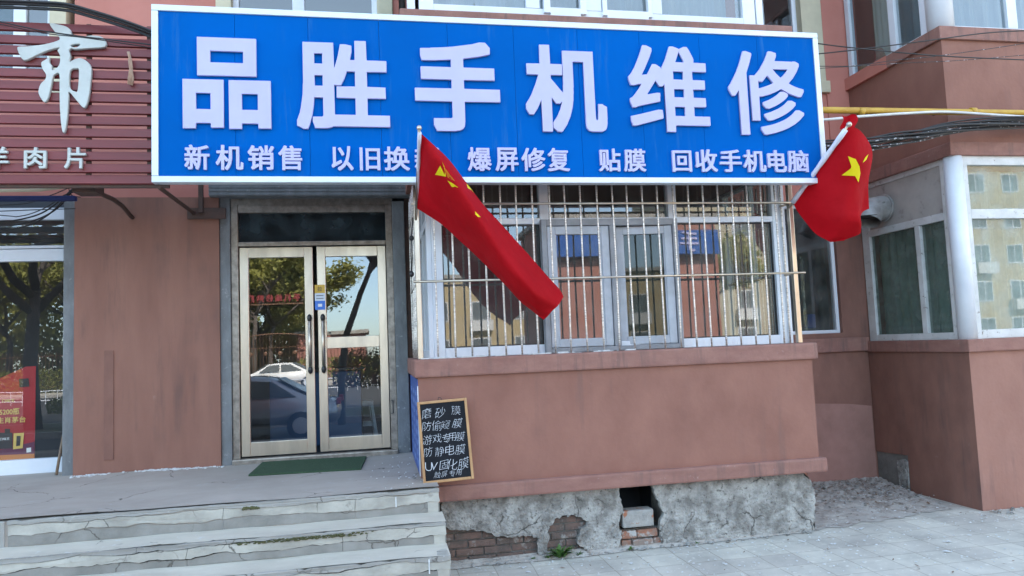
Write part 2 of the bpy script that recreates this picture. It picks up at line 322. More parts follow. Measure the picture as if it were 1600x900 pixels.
GLYPHS = {
"B品":"1,0 0,533 459,534 459,11 318,9 313,15 313,53 307,59 152,59 147,53 145,0;518,0 517,533 998,534 999,8 851,7 849,53 843,59 669,59 664,53 662,0;148,209 312,209 311,385 148,385;665,209 847,209 847,385 665,385;163,578 163,999 836,998 836,578;310,723 684,723 685,850 311,851",
"B胜":"63,0 42,16 1,35 0,91 30,174 43,232 64,381 68,495 71,505 72,967 400,968 404,687 408,691 428,753 445,816 473,954 529,955 596,941 598,881 578,784 583,779 623,779 628,784 630,998 755,999 759,780 971,779 976,774 975,653 758,650 758,481 958,478 960,356 955,351 759,350 757,167 762,161 998,160 999,32 383,32 367,21 319,10 191,10 187,15 182,39 166,84 167,136 265,137 275,142 280,153 279,350 191,351 186,346 182,281 166,167 134,46 117,0;403,163 627,163 627,350 431,351 426,356 427,478 627,481 627,650 542,650 513,567 475,491 421,489 407,496 402,495;194,481 279,481 279,599 194,598;194,729 279,729 279,844 194,843",
"B手":"241,1 208,70 209,141 410,143 424,150 429,158 428,328 5,330 0,335 0,467 5,472 427,473 429,566 424,571 74,572 73,705 78,710 424,710 429,715 429,790 427,794 420,795 410,792 272,785 261,782 92,779 87,783 73,838 73,909 81,914 189,917 199,921 324,928 459,941 683,975 773,999 843,998 896,940 895,870 867,860 756,836 583,811 574,804 574,715 580,710 940,709 940,573 580,571 574,566 574,477 580,472 998,471 999,331 576,328 574,107 567,56 550,29 514,11 452,0",
"B机":"190,1 187,356 135,255 91,193 37,193 0,259 0,317 35,365 72,426 128,550 162,646 157,651 24,652 24,776 187,779 190,998 313,999 316,779 456,778 461,772 460,652 320,651 315,646 316,611 444,464 459,451 464,495 464,539 468,550 469,937 851,937 853,187 856,152 861,142 868,139 878,148 883,159 886,224 889,235 891,328 944,328 957,316 998,296 999,156 996,146 996,108 988,63 971,29 934,10 908,7 808,7 771,14 758,21 737,46 730,74 727,108 727,807 722,812 599,812 594,807 594,519 590,509 590,447 587,437 584,372 567,276 547,207 537,176 490,80 436,7 426,0 373,1 363,14 323,46 322,108 377,180 417,262 441,341 436,343 419,323 366,323 316,393 315,5 310,0",
"B维":"445,0 442,549 418,525 376,525 334,589 224,435 223,431 234,429 341,450 383,449 385,414 381,403 379,350 140,299 102,289 74,276 36,275 32,277 7,344 7,379 37,396 62,421 126,500 156,547 126,545 70,531 25,532 21,536 0,599 0,634 32,664 82,743 134,848 172,939 191,995 195,999 237,999 300,971 305,963 305,932 269,848 210,729 169,659 171,654 234,661 303,782 345,782 404,747 406,732 411,731 471,844 529,995 574,996 643,974 647,967 709,996 751,996 780,956 821,872 829,851 826,813 976,811 982,806 980,707 806,706 801,701 803,609 952,608 957,603 956,500 802,498 803,402 956,400 957,298 952,293 803,292 801,190 806,184 997,183 999,81 994,76 563,76 558,71 556,0;22,66 6,137 8,176 119,199 348,254 401,253 409,193 407,154 67,66;559,186 685,185 685,291 560,292;559,403 685,402 685,498 560,498;559,610 685,609 685,704 560,705;595,813 705,813 696,841 649,928 647,939",
"B修":"133,1 131,517 127,518 93,470 79,456 39,456 1,531 0,563 40,615 117,745 165,847 217,990 255,992 326,970 328,945 293,843 247,731 247,5 241,0;437,5 399,65 400,97 505,116 589,137 694,176 758,208 822,250 876,301 920,301 982,272 981,242 918,181 853,134 772,92 684,57 589,29 475,4;289,169 287,699 292,705 353,705 402,752 431,786 496,882 533,955 549,995 556,999 589,999 657,980 658,945 634,889 637,884 866,883 876,887 910,887 955,864 959,857 958,832 921,759 865,682 803,622 826,607 876,586 930,569 998,553 999,521 961,461 924,459 836,484 775,509 697,550 620,513 535,481 441,456 397,455 394,170;491,173 453,223 454,251 535,274 640,316 697,348 738,376 779,413 829,413 877,391 876,359 834,317 785,281 738,253 660,215 586,187 539,172;481,313 440,359 441,388 522,418 593,453 657,495 684,518 731,518 779,496 780,468 777,461 756,440 716,408 670,379 610,348 525,313;396,552 441,562 535,593 589,618 595,622 594,626 525,701 518,703 454,632 414,631 397,642;693,689 704,687 738,715 784,762 799,787 600,787 638,738",
"S新":"771,0 766,9 766,522 761,531 656,531 648,526 647,397 630,243 611,162 583,86 541,9 496,8 440,51 438,89 458,131 422,133 415,137 364,246 335,290 333,103 329,65 318,43 300,29 255,18 157,17 147,22 125,86 126,116 210,119 218,131 218,355 213,363 145,362 199,344 201,306 183,257 148,187 103,121 91,112 53,112 1,148 0,187 57,267 97,362 8,366 8,466 210,468 216,470 218,477 218,533 213,541 11,542 3,547 5,645 112,646 121,652 84,780 25,783 20,788 22,882 203,884 207,889 204,900 180,945 182,979 252,999 290,998 349,886 520,882 521,788 517,783 464,780 461,753 424,652 429,646 523,646 530,648 532,655 534,893 719,930 862,975 903,974 963,921 963,883 935,871 823,839 652,807 648,802 647,648 652,640 991,639 999,634 997,533 893,531 885,526 884,5 876,0;499,239 503,239 518,302 523,361 433,362;338,341 372,362 336,362 334,348;336,470 530,467 532,536 523,542 339,541 333,533;238,648 293,648 319,711 338,781 209,781 236,680",
"S机":"197,0 192,9 190,388 123,261 79,197 39,198 0,268 1,303 43,362 107,485 137,558 170,660 163,665 26,667 25,771 189,775 193,998 304,999 308,776 446,773 452,772 454,765 452,667 311,665 306,656 307,604 437,453 462,430 467,443 474,544 476,935 849,936 851,173 855,135 863,122 876,119 894,138 904,313 943,314 957,302 997,282 999,163 995,110 988,65 977,39 960,22 933,11 822,7 775,18 749,44 740,75 737,114 736,824 728,829 597,829 591,828 589,821 589,534 578,380 561,285 540,212 530,180 487,89 440,23 419,0 379,2 328,47 327,89 382,163 422,245 446,324 457,376 456,381 449,378 412,330 375,329 308,419 306,5 298,0",
"S销":"438,0 432,8 432,364 427,372 298,372 291,371 289,364 290,214 298,213 368,249 409,249 426,179 424,148 277,65 203,17 161,19 126,78 126,116 154,143 174,182 173,367 165,372 26,374 24,475 32,480 171,482 173,579 165,585 71,586 68,635 64,640 43,641 35,646 0,705 0,747 29,777 78,848 117,921 144,990 196,992 245,977 254,969 254,935 233,879 238,874 427,874 429,879 419,900 420,931 480,960 522,960 575,879 625,774 623,736 562,701 641,700 646,708 646,994 655,999 756,999 761,990 763,702 962,700 971,694 971,92 967,64 948,35 910,17 847,10 735,11 709,82 710,116 819,115 850,122 856,134 854,227 553,229 548,221 546,2;550,332 850,331 856,339 855,405 847,411 553,410 548,402;291,482 430,482 433,694 441,700 517,701 480,792 438,865 433,861 430,764 175,762 130,698 137,693 410,690 410,587 291,583;550,517 850,515 856,524 855,586 847,592 553,591 548,583;836,707 784,735 782,771 841,868 886,962 892,967 931,967 994,941 999,931 997,898 949,809 886,712 878,706",
"S售":"163,0 157,8 157,639 152,643 104,600 60,599 2,655 0,687 77,760 133,826 174,882 240,997 283,999 360,976 362,945 334,889 338,884 503,885 504,893 476,945 477,976 554,999 587,999 603,987 660,885 971,882 973,795 968,787 653,787 644,781 644,757 649,752 920,750 922,670 917,662 649,661 644,656 644,632 646,625 653,623 920,623 926,614 924,535 649,532 644,527 644,499 646,493 653,491 994,490 999,482 997,395 291,393 284,391 282,384 282,357 291,351 931,350 931,2 811,0 805,5 805,43 796,48 291,48 282,43 281,5 276,0;284,151 800,150 805,158 805,245 796,250 287,250 282,242;284,492 514,491 519,496 519,527 510,532 287,532 282,524;284,625 514,623 519,628 519,656 510,661 287,661 282,653;284,754 514,752 519,757 519,781 510,787 287,786 282,781",
"S以":"334,0 274,66 275,106 426,185 522,271 545,294 626,425 683,599 712,769 727,979 733,997 795,999 861,994 864,954 856,849 826,617 803,512 756,367 889,233 970,138 999,99 999,62 928,7 884,8 786,135 729,198 685,238 614,155 518,76 448,33 382,0;46,115 1,178 0,211 2,218 46,260 63,298 63,950 72,956 194,955 199,946 200,334 212,333 404,422 448,423 457,417 475,356 476,316 467,308 205,183 124,139 90,116;471,608 405,722 304,863 305,903 367,936 415,937 423,933 519,802 586,689 587,653 581,645 518,609",
"S旧":"6,0 0,9 0,994 10,999 142,999 148,990 147,5 137,0;297,4 291,13 293,964 998,964 999,13 856,13 853,78 847,83 445,84 435,78 432,5;438,202 851,202 851,477 438,478;438,594 851,594 851,848 438,848",
"S换":"303,0 255,52 252,72 233,32 204,14 132,3 60,3 53,8 31,77 33,112 118,114 128,119 133,130 133,349 125,351 63,330 23,332 0,408 0,433 5,444 132,482 134,670 132,676 125,679 16,680 14,781 22,787 132,789 135,993 248,993 250,792 259,787 341,786 346,781 348,756 394,799 433,850 468,903 519,999 563,999 631,984 633,949 617,914 618,906 834,907 878,875 880,841 813,736 903,734 911,729 911,426 916,421 981,418 983,325 974,320 742,320 735,314 778,255 831,201 937,129 998,102 999,67 950,7 909,6 894,11 848,35 742,114 689,171 639,239 563,149 492,87 423,42 344,0;251,95 255,92 341,136 424,192 500,266 530,307 532,318 310,320 305,328 303,406 252,391;353,422 375,421 380,426 380,625 358,633 317,677 255,678 250,670 250,523 255,520 307,535 347,534 360,464 359,433;499,422 570,421 579,426 593,523 593,628 587,636 505,637 497,632;704,422 783,421 791,426 791,628 786,636 718,637 709,632;511,736 646,735 700,799 694,804 557,803",
"S爆":"503,0 475,54 474,75 469,81 370,40 326,40 302,90 299,117 262,124 201,225 140,82 90,5 48,4 0,51 0,86 46,160 86,255 114,371 131,543 130,616 125,610 107,512 92,476 52,475 7,493 3,501 2,526 33,645 48,781 55,788 123,784 131,790 131,990 136,999 228,999 236,994 238,689 246,702 269,811 309,812 360,793 365,797 365,966 370,974 913,974 921,969 921,656 913,651 811,650 806,645 806,631 808,625 814,623 943,621 945,533 937,528 811,527 806,522 806,494 814,489 970,487 970,396 876,394 869,389 920,349 997,308 999,276 954,225 909,226 852,259 802,199 947,118 947,79 909,36 865,35 808,69 699,123 694,118 694,54 690,37 682,22 669,11 631,0;504,93 577,92 585,104 585,125 577,129 518,104;335,146 462,191 479,198 481,206 450,248 428,266 370,233 342,230 355,202 355,174;695,248 704,251 757,320 771,329 720,394 699,394 694,389;579,265 584,263 585,269 586,385 584,392 577,394 565,389 520,336;285,315 370,360 409,389 404,394 303,396 303,487 458,489 467,494 467,522 462,527 347,528 338,533 340,621 458,623 467,628 467,645 462,650 367,653 364,735 356,723 300,543 292,538 262,538 241,545 236,540 229,392;581,491 689,489 694,494 694,522 686,528 584,527 579,519;581,624 689,623 694,628 694,645 686,651 584,650 579,645;476,744 801,742 809,747 809,762 808,768 801,770 482,770 474,765;476,860 801,858 808,861 809,874 808,881 801,883 482,883 474,878",
"S屏":"68,1 2,45 0,79 44,171 72,259 94,366 108,524 110,998 938,999 940,712 935,707 866,705 862,671 818,598 823,592 966,590 968,491 959,486 800,484 797,377 799,370 806,368 997,366 999,267 991,261 799,259 796,2 681,2 677,259 514,261 503,256 490,208 469,160 446,123 406,77 353,38 287,1 245,1 193,60 193,97 245,126 294,162 334,204 366,256 360,261 211,261 199,252 187,189 159,101 112,5 106,0;222,370 391,370 392,483 228,487 220,392;514,370 677,370 677,483 514,484;232,594 372,594 368,609 332,671 328,705 232,704;511,594 670,594 696,638 724,705 468,706 465,701 507,627;232,819 813,817 818,826 818,889 810,894 235,894 230,885",
"S修":"137,0 132,9 131,510 127,514 79,454 39,454 1,527 0,566 39,618 117,747 164,848 215,987 221,992 255,992 323,972 327,966 328,942 293,837 247,726 246,5 238,0;441,4 400,64 401,103 505,122 589,144 694,182 758,213 823,255 877,305 921,305 981,277 981,241 921,181 853,133 779,95 684,57 589,29 475,4;292,167 287,176 287,702 292,706 353,708 402,754 431,787 496,883 549,995 556,999 589,999 657,979 659,942 639,893 640,885 910,888 955,865 959,858 958,827 921,754 865,677 810,621 824,611 877,589 998,555 999,517 961,458 921,457 836,481 782,503 779,460 716,406 611,346 518,310 485,310 476,315 440,357 441,392 522,422 586,453 684,521 728,522 749,517 698,546 620,509 535,478 441,453 400,452 395,444 395,172 387,167;491,172 454,221 455,256 535,280 644,323 738,380 779,417 826,418 877,395 876,357 834,315 738,252 660,213 586,186 539,171;399,555 535,596 583,617 590,625 525,696 518,698 454,628 414,627 397,636 395,562;693,691 704,690 738,717 784,764 793,782 609,782 610,774 639,740",
"S复":"35,0 0,68 1,103 173,123 286,144 356,163 262,236 159,165 118,166 64,219 64,247 68,254 145,302 190,336 264,408 266,415 193,417 185,422 183,704 111,643 69,642 57,650 17,703 16,734 105,812 150,861 184,903 241,997 290,999 351,977 353,945 332,903 338,898 936,895 938,805 933,796 265,796 259,794 240,769 248,764 864,762 864,419 431,417 413,399 409,387 802,389 847,360 852,352 851,321 821,282 764,228 675,165 673,159 816,130 998,110 999,75 957,9 899,7 761,24 613,57 510,90 393,53 300,31 128,3;505,215 513,215 572,243 630,278 639,289 384,289 389,280 424,257;307,513 733,512 742,517 742,538 740,544 733,547 314,547 305,542;307,636 733,634 742,640 742,661 740,667 733,670 314,670 305,664",
"S贴":"468,0 463,8 463,492 472,498 627,500 629,994 638,999 738,999 743,990 745,792 990,790 999,785 999,687 994,679 752,679 745,677 743,670 745,499 956,498 964,492 964,12 956,7 856,7 851,12 850,47 845,52 582,52 574,47 573,5 569,0;43,4 1,50 0,85 78,147 127,210 152,266 147,271 57,271 48,277 48,935 57,940 444,939 449,931 449,277 441,271 358,271 351,266 445,116 449,106 448,71 392,32 351,32 289,141 254,192 223,136 160,59 91,4;576,162 848,162 849,384 576,384;156,283 160,283 165,294 176,339 190,433 190,792 192,799 199,801 292,801 300,795 301,405 283,287 285,283 330,285 338,290 339,827 333,835 164,835 156,830",
"S膜":"379,1 355,36 334,22 306,14 185,10 177,16 159,75 161,109 244,112 259,124 260,351 254,359 178,360 170,354 159,236 142,138 120,57 99,5 57,4 0,40 0,75 27,152 48,250 65,407 71,951 358,954 367,948 367,920 372,915 497,915 505,920 508,997 611,999 619,994 622,917 722,915 730,920 733,997 836,999 845,994 847,917 992,913 992,816 854,814 845,809 847,742 923,740 931,735 931,389 923,384 732,384 727,379 724,347 732,342 985,340 985,243 795,241 788,236 821,194 881,148 944,116 998,99 999,60 951,0 912,0 878,11 805,46 763,77 677,172 641,120 611,91 563,57 490,22 424,1;369,106 400,113 441,130 500,165 537,197 562,239 369,239;369,344 590,342 601,351 606,375 601,384 428,384 419,389 419,735 428,740 503,742 505,805 500,814 376,814 367,809;175,470 258,470 257,606 178,605;535,480 812,479 817,484 817,512 809,517 538,517 533,508;535,609 812,608 817,613 817,641 809,646 538,646 533,637;179,714 258,715 257,844 178,843;622,742 728,742 729,812 622,812",
"S回":"6,0 0,9 2,998 998,999 999,2 870,0 864,5 864,53 854,58 143,58 134,53 133,5 127,0;136,174 862,174 861,882 135,881;257,312 251,321 254,746 740,745 740,313;383,423 610,423 611,632 383,632",
"S收":"285,0 280,8 278,273 179,240 69,192 37,192 30,196 1,260 0,295 27,326 35,351 36,879 44,884 150,884 159,879 159,375 162,368 168,367 268,399 280,407 282,983 392,985 400,980 401,599 406,591 448,662 478,732 510,826 548,997 608,999 668,988 673,983 674,956 641,798 984,796 993,791 993,693 984,688 920,688 913,681 886,554 864,480 832,393 785,292 823,243 881,185 945,137 998,106 999,68 948,8 903,8 817,63 704,175 622,94 558,46 484,1 441,1 406,44 401,40 400,5 395,0;402,113 409,112 438,126 523,185 589,246 625,292 568,414 527,519 470,441 427,441 402,466;700,428 705,428 715,449 751,547 783,683 775,688 608,688 604,679 643,557",
"S手":"245,1 213,72 214,111 418,113 437,125 436,339 5,341 0,350 0,448 9,454 435,456 435,589 79,591 74,600 74,691 76,698 83,700 432,700 438,709 437,818 432,823 411,823 245,809 97,806 89,811 74,867 75,906 83,911 192,915 468,940 697,975 789,999 838,997 892,938 891,902 863,891 750,866 570,838 565,829 565,705 574,700 934,700 939,691 937,593 570,591 565,582 565,459 574,454 994,453 999,445 997,343 570,341 565,332 565,111 557,58 542,32 503,11 439,0",
"S电":"480,1 439,12 412,28 388,59 376,102 372,137 372,262 366,271 142,271 137,266 136,209 131,204 9,203 0,209 0,840 9,846 366,846 372,855 372,990 378,999 507,997 509,855 515,846 887,843 889,294 895,289 917,288 994,256 999,248 995,173 979,95 960,52 929,19 891,5 860,0;581,116 781,114 826,126 848,152 857,184 866,237 864,269 511,269 509,166 514,145 524,130 537,122;139,387 370,387 370,501 139,501;511,387 753,387 754,501 511,501;139,616 370,616 370,729 139,730;511,616 753,616 754,729 511,730",
"S脑":"58,0 2,39 0,71 28,161 56,329 63,445 65,962 371,964 377,955 379,844 612,842 618,844 618,851 570,941 570,976 633,999 678,999 717,938 762,844 999,839 998,732 846,728 844,690 832,648 763,455 853,314 855,683 863,688 961,688 969,683 967,4 860,3 855,8 854,53 849,58 399,61 399,682 507,684 518,671 542,687 584,688 678,575 696,613 731,725 724,730 385,730 379,728 377,721 377,71 372,53 352,25 319,13 207,9 196,15 178,78 180,112 260,115 268,127 268,361 263,369 176,369 168,350 164,277 150,175 121,53 100,1;515,168 849,167 854,175 854,242 849,246 804,213 762,214 696,327 633,237 584,181 539,177 514,197;514,298 521,300 563,353 618,445 542,554 514,583;177,476 267,477 266,613 176,612;177,718 267,718 266,865 176,864",
"S羊":"437,0 432,8 429,244 9,246 2,248 0,255 0,345 5,353 430,356 429,477 116,479 111,487 111,581 112,587 120,590 426,590 432,598 431,699 423,704 62,705 57,713 57,810 66,815 254,817 234,862 190,932 189,959 194,970 255,992 305,990 366,900 399,838 400,820 409,815 612,816 649,879 701,997 740,999 822,975 827,970 827,938 764,817 943,814 944,706 566,704 560,696 560,595 569,590 876,589 881,581 881,484 872,479 566,478 560,470 560,359 569,354 994,353 999,345 999,251 990,246 566,246 560,237 558,2",
"S肉":"6,0 0,8 3,844 425,846 434,857 439,882 452,997 582,999 589,997 592,990 576,851 582,846 997,843 999,92 990,50 972,26 950,15 899,3 699,0 666,78 666,110 672,115 832,112 852,116 862,127 860,731 558,733 549,728 554,719 691,645 845,550 850,543 850,512 840,496 793,448 746,448 621,533 492,605 403,519 355,486 245,437 190,438 157,480 139,490 138,232 147,231 229,263 300,307 337,340 363,368 398,421 422,473 445,543 570,545 579,540 580,501 558,421 720,316 829,237 842,222 840,186 782,134 731,134 586,244 503,299 492,302 447,253 379,201 315,165 237,133 186,134 153,176 139,184 135,2;140,533 210,556 274,592 308,618 359,672 391,725 389,732 140,732",
"S片":"64,1 1,61 0,93 61,177 76,205 102,257 132,352 147,436 155,516 157,974 286,974 290,733 547,731 554,733 557,740 558,998 687,999 691,734 993,731 999,723 997,618 293,616 287,607 284,488 293,483 827,481 828,2 706,0 697,5 694,366 282,367 273,362 265,310 246,236 224,173 194,114 149,46 112,4",
}

random.seed(4)
# ================================================================== SETTING
def pave_mat():
    m = mat('pavement_slabs', (.66, .62, .53), (.42, .395, .345), .95, nscale=2.1, lo=.3, hi=.7, bump=.3, bscale=35, bdist=.005, col3=(.80, .77, .69), s3=17, t3=(.58, .68), detail=10)
    n = m.node_tree; L = n.links; b = n.nodes['Principled BSDF']
    src = b.inputs['Base Color'].links[0].from_socket
    geo = n.nodes.new('ShaderNodeNewGeometry'); br = n.nodes.new('ShaderNodeTexBrick')
    br.inputs['Scale'].default_value = 1; br.inputs['Brick Width'].default_value = .31; br.inputs['Row Height'].default_value = .31
    br.inputs['Mortar Size'].default_value = .005; br.inputs['Mortar Smooth'].default_value = .3; br.offset = 0
    br.inputs['Color1'].default_value = (1, 1, 1, 1); br.inputs['Color2'].default_value = (.80, .78, .80, 1); br.inputs['Mortar'].default_value = (.52, .47, .43, 1)
    nz = n.nodes.new('ShaderNodeTexNoise'); nz.inputs['Scale'].default_value = 3; mv = n.nodes.new('ShaderNodeVectorMath'); mv.operation = 'SCALE'; mv.inputs[3].default_value = .03
    ad = n.nodes.new('ShaderNodeVectorMath'); ad.operation = 'ADD'
    L.new(geo.outputs['Position'], nz.inputs['Vector']); L.new(nz.outputs['Color'], mv.inputs[0]); L.new(geo.outputs['Position'], ad.inputs[0]); L.new(mv.outputs[0], ad.inputs[1])
    L.new(ad.outputs[0], br.inputs['Vector'])
    mx = n.nodes.new('ShaderNodeMix'); mx.data_type = 'RGBA'; mx.blend_type = 'MULTIPLY'; mx.inputs[0].default_value = .75
    L.new(src, mx.inputs[6]); L.new(br.outputs['Color'], mx.inputs[7]); L.new(mx.outputs[2], b.inputs['Base Color'])
    return m
PAVE = pave_mat()
ASPH = mat('asphalt', (.05, .05, .052), (.07, .07, .07), .9, nscale=20, bump=.3)
SOIL = mat('verge_soil', (.12, .1, .07), (.09, .11, .05), 1, nscale=3)
g = MB(); g.quad((-160, -170, -.16), (160, -170, -.16), (160, 60, -.16), (-160, 60, -.16)); tag(g.build('ground', SOIL), kind='structure')
g = MB(); g.quad((-160, -38, -.12), (160, -38, -.12), (160, -9, -.12), (-160, -9, -.12)); tag(g.build('road', ASPH), kind='structure')
g = MB(); g.box(-160, 160, -9, -8.82, -.2, .005); g.box(-160, 160, -13.05, -12.9, -.2, .06); g.box(-160, 160, -16.2, -16.05, -.2, .06); g.box(-160, 160, -38.2, -38, -.2, .02)
tag(g.build('kerb', M['concrete']), kind='structure')
g = MB(); g.quad((-160, -8.82, 0), (160, -8.82, 0), (160, .6, 0), (-160, .6, 0)); tag(g.build('pavement', PAVE), kind='structure')
g = MB(); g.quad((-160, -44, -.02), (160, -44, -.02), (160, -38.2, -.02), (-160, -38.2, -.02)); tag(g.build('far_pavement', PAVE), kind='structure')
# dirt in the alcove and along the foundation
bm = bmesh.new()
def dirt_sheet(pts, bump, z0, ragk=1):
    nx = 40; m_ = MB(); rows = []; rg = [0]
    for _ in range(nx): rg.append(rg[-1]*.8+random.uniform(-.03, .03))
    a, b, c, d = [Vector(p) for p in pts]
    for i in range(nx+1):
        for j in range(nx+1):
            s, t = i/nx, j/nx
            p = (a*(1-s)+b*s)*(1-t) + (d*(1-s)+c*s)*t
            e = min(s, 1-s, 1-t)*4; e2 = min(1, max(0, min(t*5, 1)))
            rag = rg[i]*ragk
            p.y -= rag*(1-t)
            p.z = z0 + e2*bump*(t**.8)*(.7+.5*random.random())
            rows.append(p)
    for i in range(nx):
        for j in range(nx):
            k = i*(nx+1)+j; m_.quad(rows[k], rows[k+nx+1], rows[k+nx+2], rows[k+1], smooth=True)
    return m_
tag(dirt_sheet([(3.90, -1.38, 0), (5.7, -1.0, 0), (5.905, .36, 0), (4.0, .36, 0)], .075, .006).build('dirt_patch', M['dirt']), kind='structure')
tag(dirt_sheet([(.5, -1.43, 0), (3.95, -1.37, 0), (3.95, -1.28, 0), (.5, -1.28, 0)], .03, .005, .5).build('dirt_strip', M['dirt']), kind='structure')

# ================================================================== APARTMENT BUILDING
B = thing('apartment_building', 'weathered salmon and brown apartment block with shopfronts, projecting bays and white windows', 'building', loc=(2, .35, 0))
FY = .35
def wall_cells(m_, x0, x1, z0, z1, y0, y1, holes):
    xs = sorted({x0, x1, *[h[0] for h in holes], *[h[1] for h in holes]}); zs = sorted({z0, z1, *[h[2] for h in holes], *[h[3] for h in holes]})
    xs = [x for x in xs if x0 <= x <= x1]; zs = [z for z in zs if z0 <= z <= z1]
    for i in range(len(xs)-1):
        for j in range(len(zs)-1):
            cx, cz = (xs[i]+xs[i+1])/2, (zs[j]+zs[j+1])/2
            if any(h[0] < cx < h[1] and h[2] < cz < h[3] for h in holes): continue
            m_.box(xs[i], xs[i+1], y0, y1, zs[j], zs[j+1])
    return m_
upholes = [(-6.2, -3.0, 4.75, 6.25), (-1.53, .19, 4.75, 6.25), (.34, 3.9, 4.75, 6.3), (4.45, 5.36, 5.0, 6.3), (6.1, 9.8, 4.9, 6.4), (6.1, 9.8, 1.75, 3.6)]
m_ = MB(); wall_cells(m_, -14, 14, 3.44, 18, FY, FY+.25, upholes); m_.build('upper_wall', M['orange'], B)
# lower walls
m_ = MB(); m_.box(-2.84, -1.52, -.05, .6, 0, 3.44); m_.box(-14, -6.4, -.05, .6, 0, 3.44); pier = m_.build('pier', M['pier'], B)
# chase patch and grime strip on the pier (a filled pipe chase)
a = at(163, 548, -.05); b = at(181, 718, -.05)
m_ = MB(); m_.box(a.x, a.x+.085, -.058, -.049, b.z, a.z, bev=.006); m_.build('filled_chase', M['pinkshade'], pier)
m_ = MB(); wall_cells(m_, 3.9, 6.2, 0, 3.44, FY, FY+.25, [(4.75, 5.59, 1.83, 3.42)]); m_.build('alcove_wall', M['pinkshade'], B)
m_ = MB(); m_.prism([(4.03, FY-.004, .03), (5.9, FY-.004, .03), (5.9, FY-.004, .93), (5.6, FY-.004, .97), (5.1, FY-.004, 1.0), (4.7, FY-.004, 1.03), (4.03, FY-.004, 1.01)], (0, .003, 0)); m_.build('repainted_patch', M['patch'], B)
m_ = MB(); m_.box(4.02, 5.912, FY-.05, FY, 1.6, 1.77, bev=.012); m_.build('alcove_sill', M['sillpink'], B)
# rooms behind, floors and the mass of the block
m_ = MB()
m_.box(-14, 14, 4.5, 4.7, 0, 18); m_.box(-14.2, -14, .3, 12, 0, 18); m_.box(14, 14.2, .3, 12, 0, 18)
m_.box(-14, 14, FY+.25, 12, 3.46, 3.7); m_.box(-14, 14, FY+.25, 4.5, 6.5, 6.7); m_.box(-14, 14, .6, 12, 17.8, 18); m_.box(-14, 14, 11.8, 12, 0, 18)
for x in (-2.75, .3, 4.3, 5.95): m_.box(x-.1, x+.1, FY+.26, 4.5, .1, 3.45); m_.box(x-.1, x+.1, FY+.26, 4.5, 3.7, 6.5)
m_.build('inner_wall', M['interior'], B)
m_ = MB(); m_.box(-13.9, .28, .345, 4.5, .70, .755); m_.build('shop_floor', M['interiord'], B)

# ---- centre bay, lower storey
BX0, BX1, BY = .335, 4.02, -1.4
m_ = MB()
m_.box(BX0, BX1, BY, BY+.2, .68, 1.62); m_.box(BX0, BX0+.2, BY+.2, .35, .68, 1.62); m_.box(BX1-.2, BX1, BY+.2, FY, .1, 1.62)
m_.build('bay_wall', M['pink'], B)
m_ = MB(); m_.box(BX0-.03, BX1+.05, BY-.035, .34, 1.6, 1.755, bev=.018); m_.build('bay_sill', M['sillpink'], B)
m_ = MB(); m_.box(BX0+.0, BX1+.06, BY-.045, FY-.01, .558, .69, bev=.02); m_.build('bay_ledge', M['sillpink'], B)
# white drips left on the sill
fl = MB()
for k in range(60):
    x = .36+random.random()**1.6*1.9; y = BY+.01+random.random()*.06
    s = .006+random.random()*.025; fl.box(x-s*1.6, x+s*1.6, y-s*.5, y+s*.5, 1.754, 1.757+random.random()*.012, bev=.003)
fl.build('sill_flakes', M['flake'], B)['kind'] = 'stuff'
# bay above (second floor), behind the sign
m_ = MB(); m_.box(BX0, BX1-.02, BY, FY, 3.45, 4.78); m_.build('upper_bay_wall', M['pink'], B)
m_ = MB(); m_.box(.27, 4.05, BY-.03, FY-.01, 4.66, 4.83, bev=.012); m_.build('upper_bay_sill', M['sillpink'], B)
m_ = MB(); m_.box(BX0, BX1-.02, BY, FY-.002, 6.35, 7.8); m_.build('upper_bay_top', M['pink'], B)

# ---- foundation: patchy plaster over brick, with a broken-out vent
FP = -1.335
def jag(pts, amp, step=.03):
    out = []
    for i in range(len(pts)):
        a, b = Vector(pts[i]), Vector(pts[(i+1) % len(pts)]); n = max(1, int((b-a).length/step))
        for k in range(n):
            p = a.lerp(b, k/n)
            if k: p += Vector((random.uniform(-amp, amp), random.uniform(-amp, amp)))
            out.append((p.x, p.y))
    return out
def P2(l, y=FP): return [(q.x, q.z) for q in (at(px, py, y) for px, py in l)]
left_out = P2([(690, 780), (968, 757), (967, 766), (971, 781), (974, 796), (969, 806), (967, 818), (972, 840), (963, 862), (924, 864), (902, 849), (906, 831), (921, 814), (897, 805), (871, 809), (858, 822), (856, 876), (841, 876), (841, 844), (832, 836), (792, 840), (762, 833), (740, 827), (718, 829), (701, 827), (690, 815)])
right_out = P2([(1018, 755), (1255, 740), (1268, 752), (1274, 779), (1272, 838), (1200, 846), (1081, 856), (1036, 862), (1033, 838), (1031, 822), (1037, 805), (1031, 787), (1022, 770)])
F = ppoly('foundation', [jag(left_out, .012, .022), jag(right_out, .011, .022)], .05, M['plaster'], B)
for v in F.data.vertices: v.co.y += FP
def bricks(m_, x0, x1, z0, z1, y, holes=()):
    r = 0; z = z0
    while z < z1:
        x = x0 - (.12 if r % 2 else 0) - random.random()*.02
        while x < x1:
            xa, xb = max(x, x0), min(x+.232, x1); zb = min(z+.056, z1)
            if xb-xa > .03 and not any(h[0] < (xa+xb)/2 < h[1] and h[2] < (z+zb)/2 < h[3] for h in holes):
                d = random.uniform(-.012, .012); m_.box(xa, xb, y+d, y+.1, z, zb, bev=.007)
            x += .243
        z += .067; r += 1
hole = (at(966, 770, FP).x-.02, at(1034, 770, FP).x+.02, 0, .62)
m_ = MB(); bricks(m_, .5, hole[0], .0, .56, FP+.045, [hole]); m_.build('brickwork', M['brick'], F)
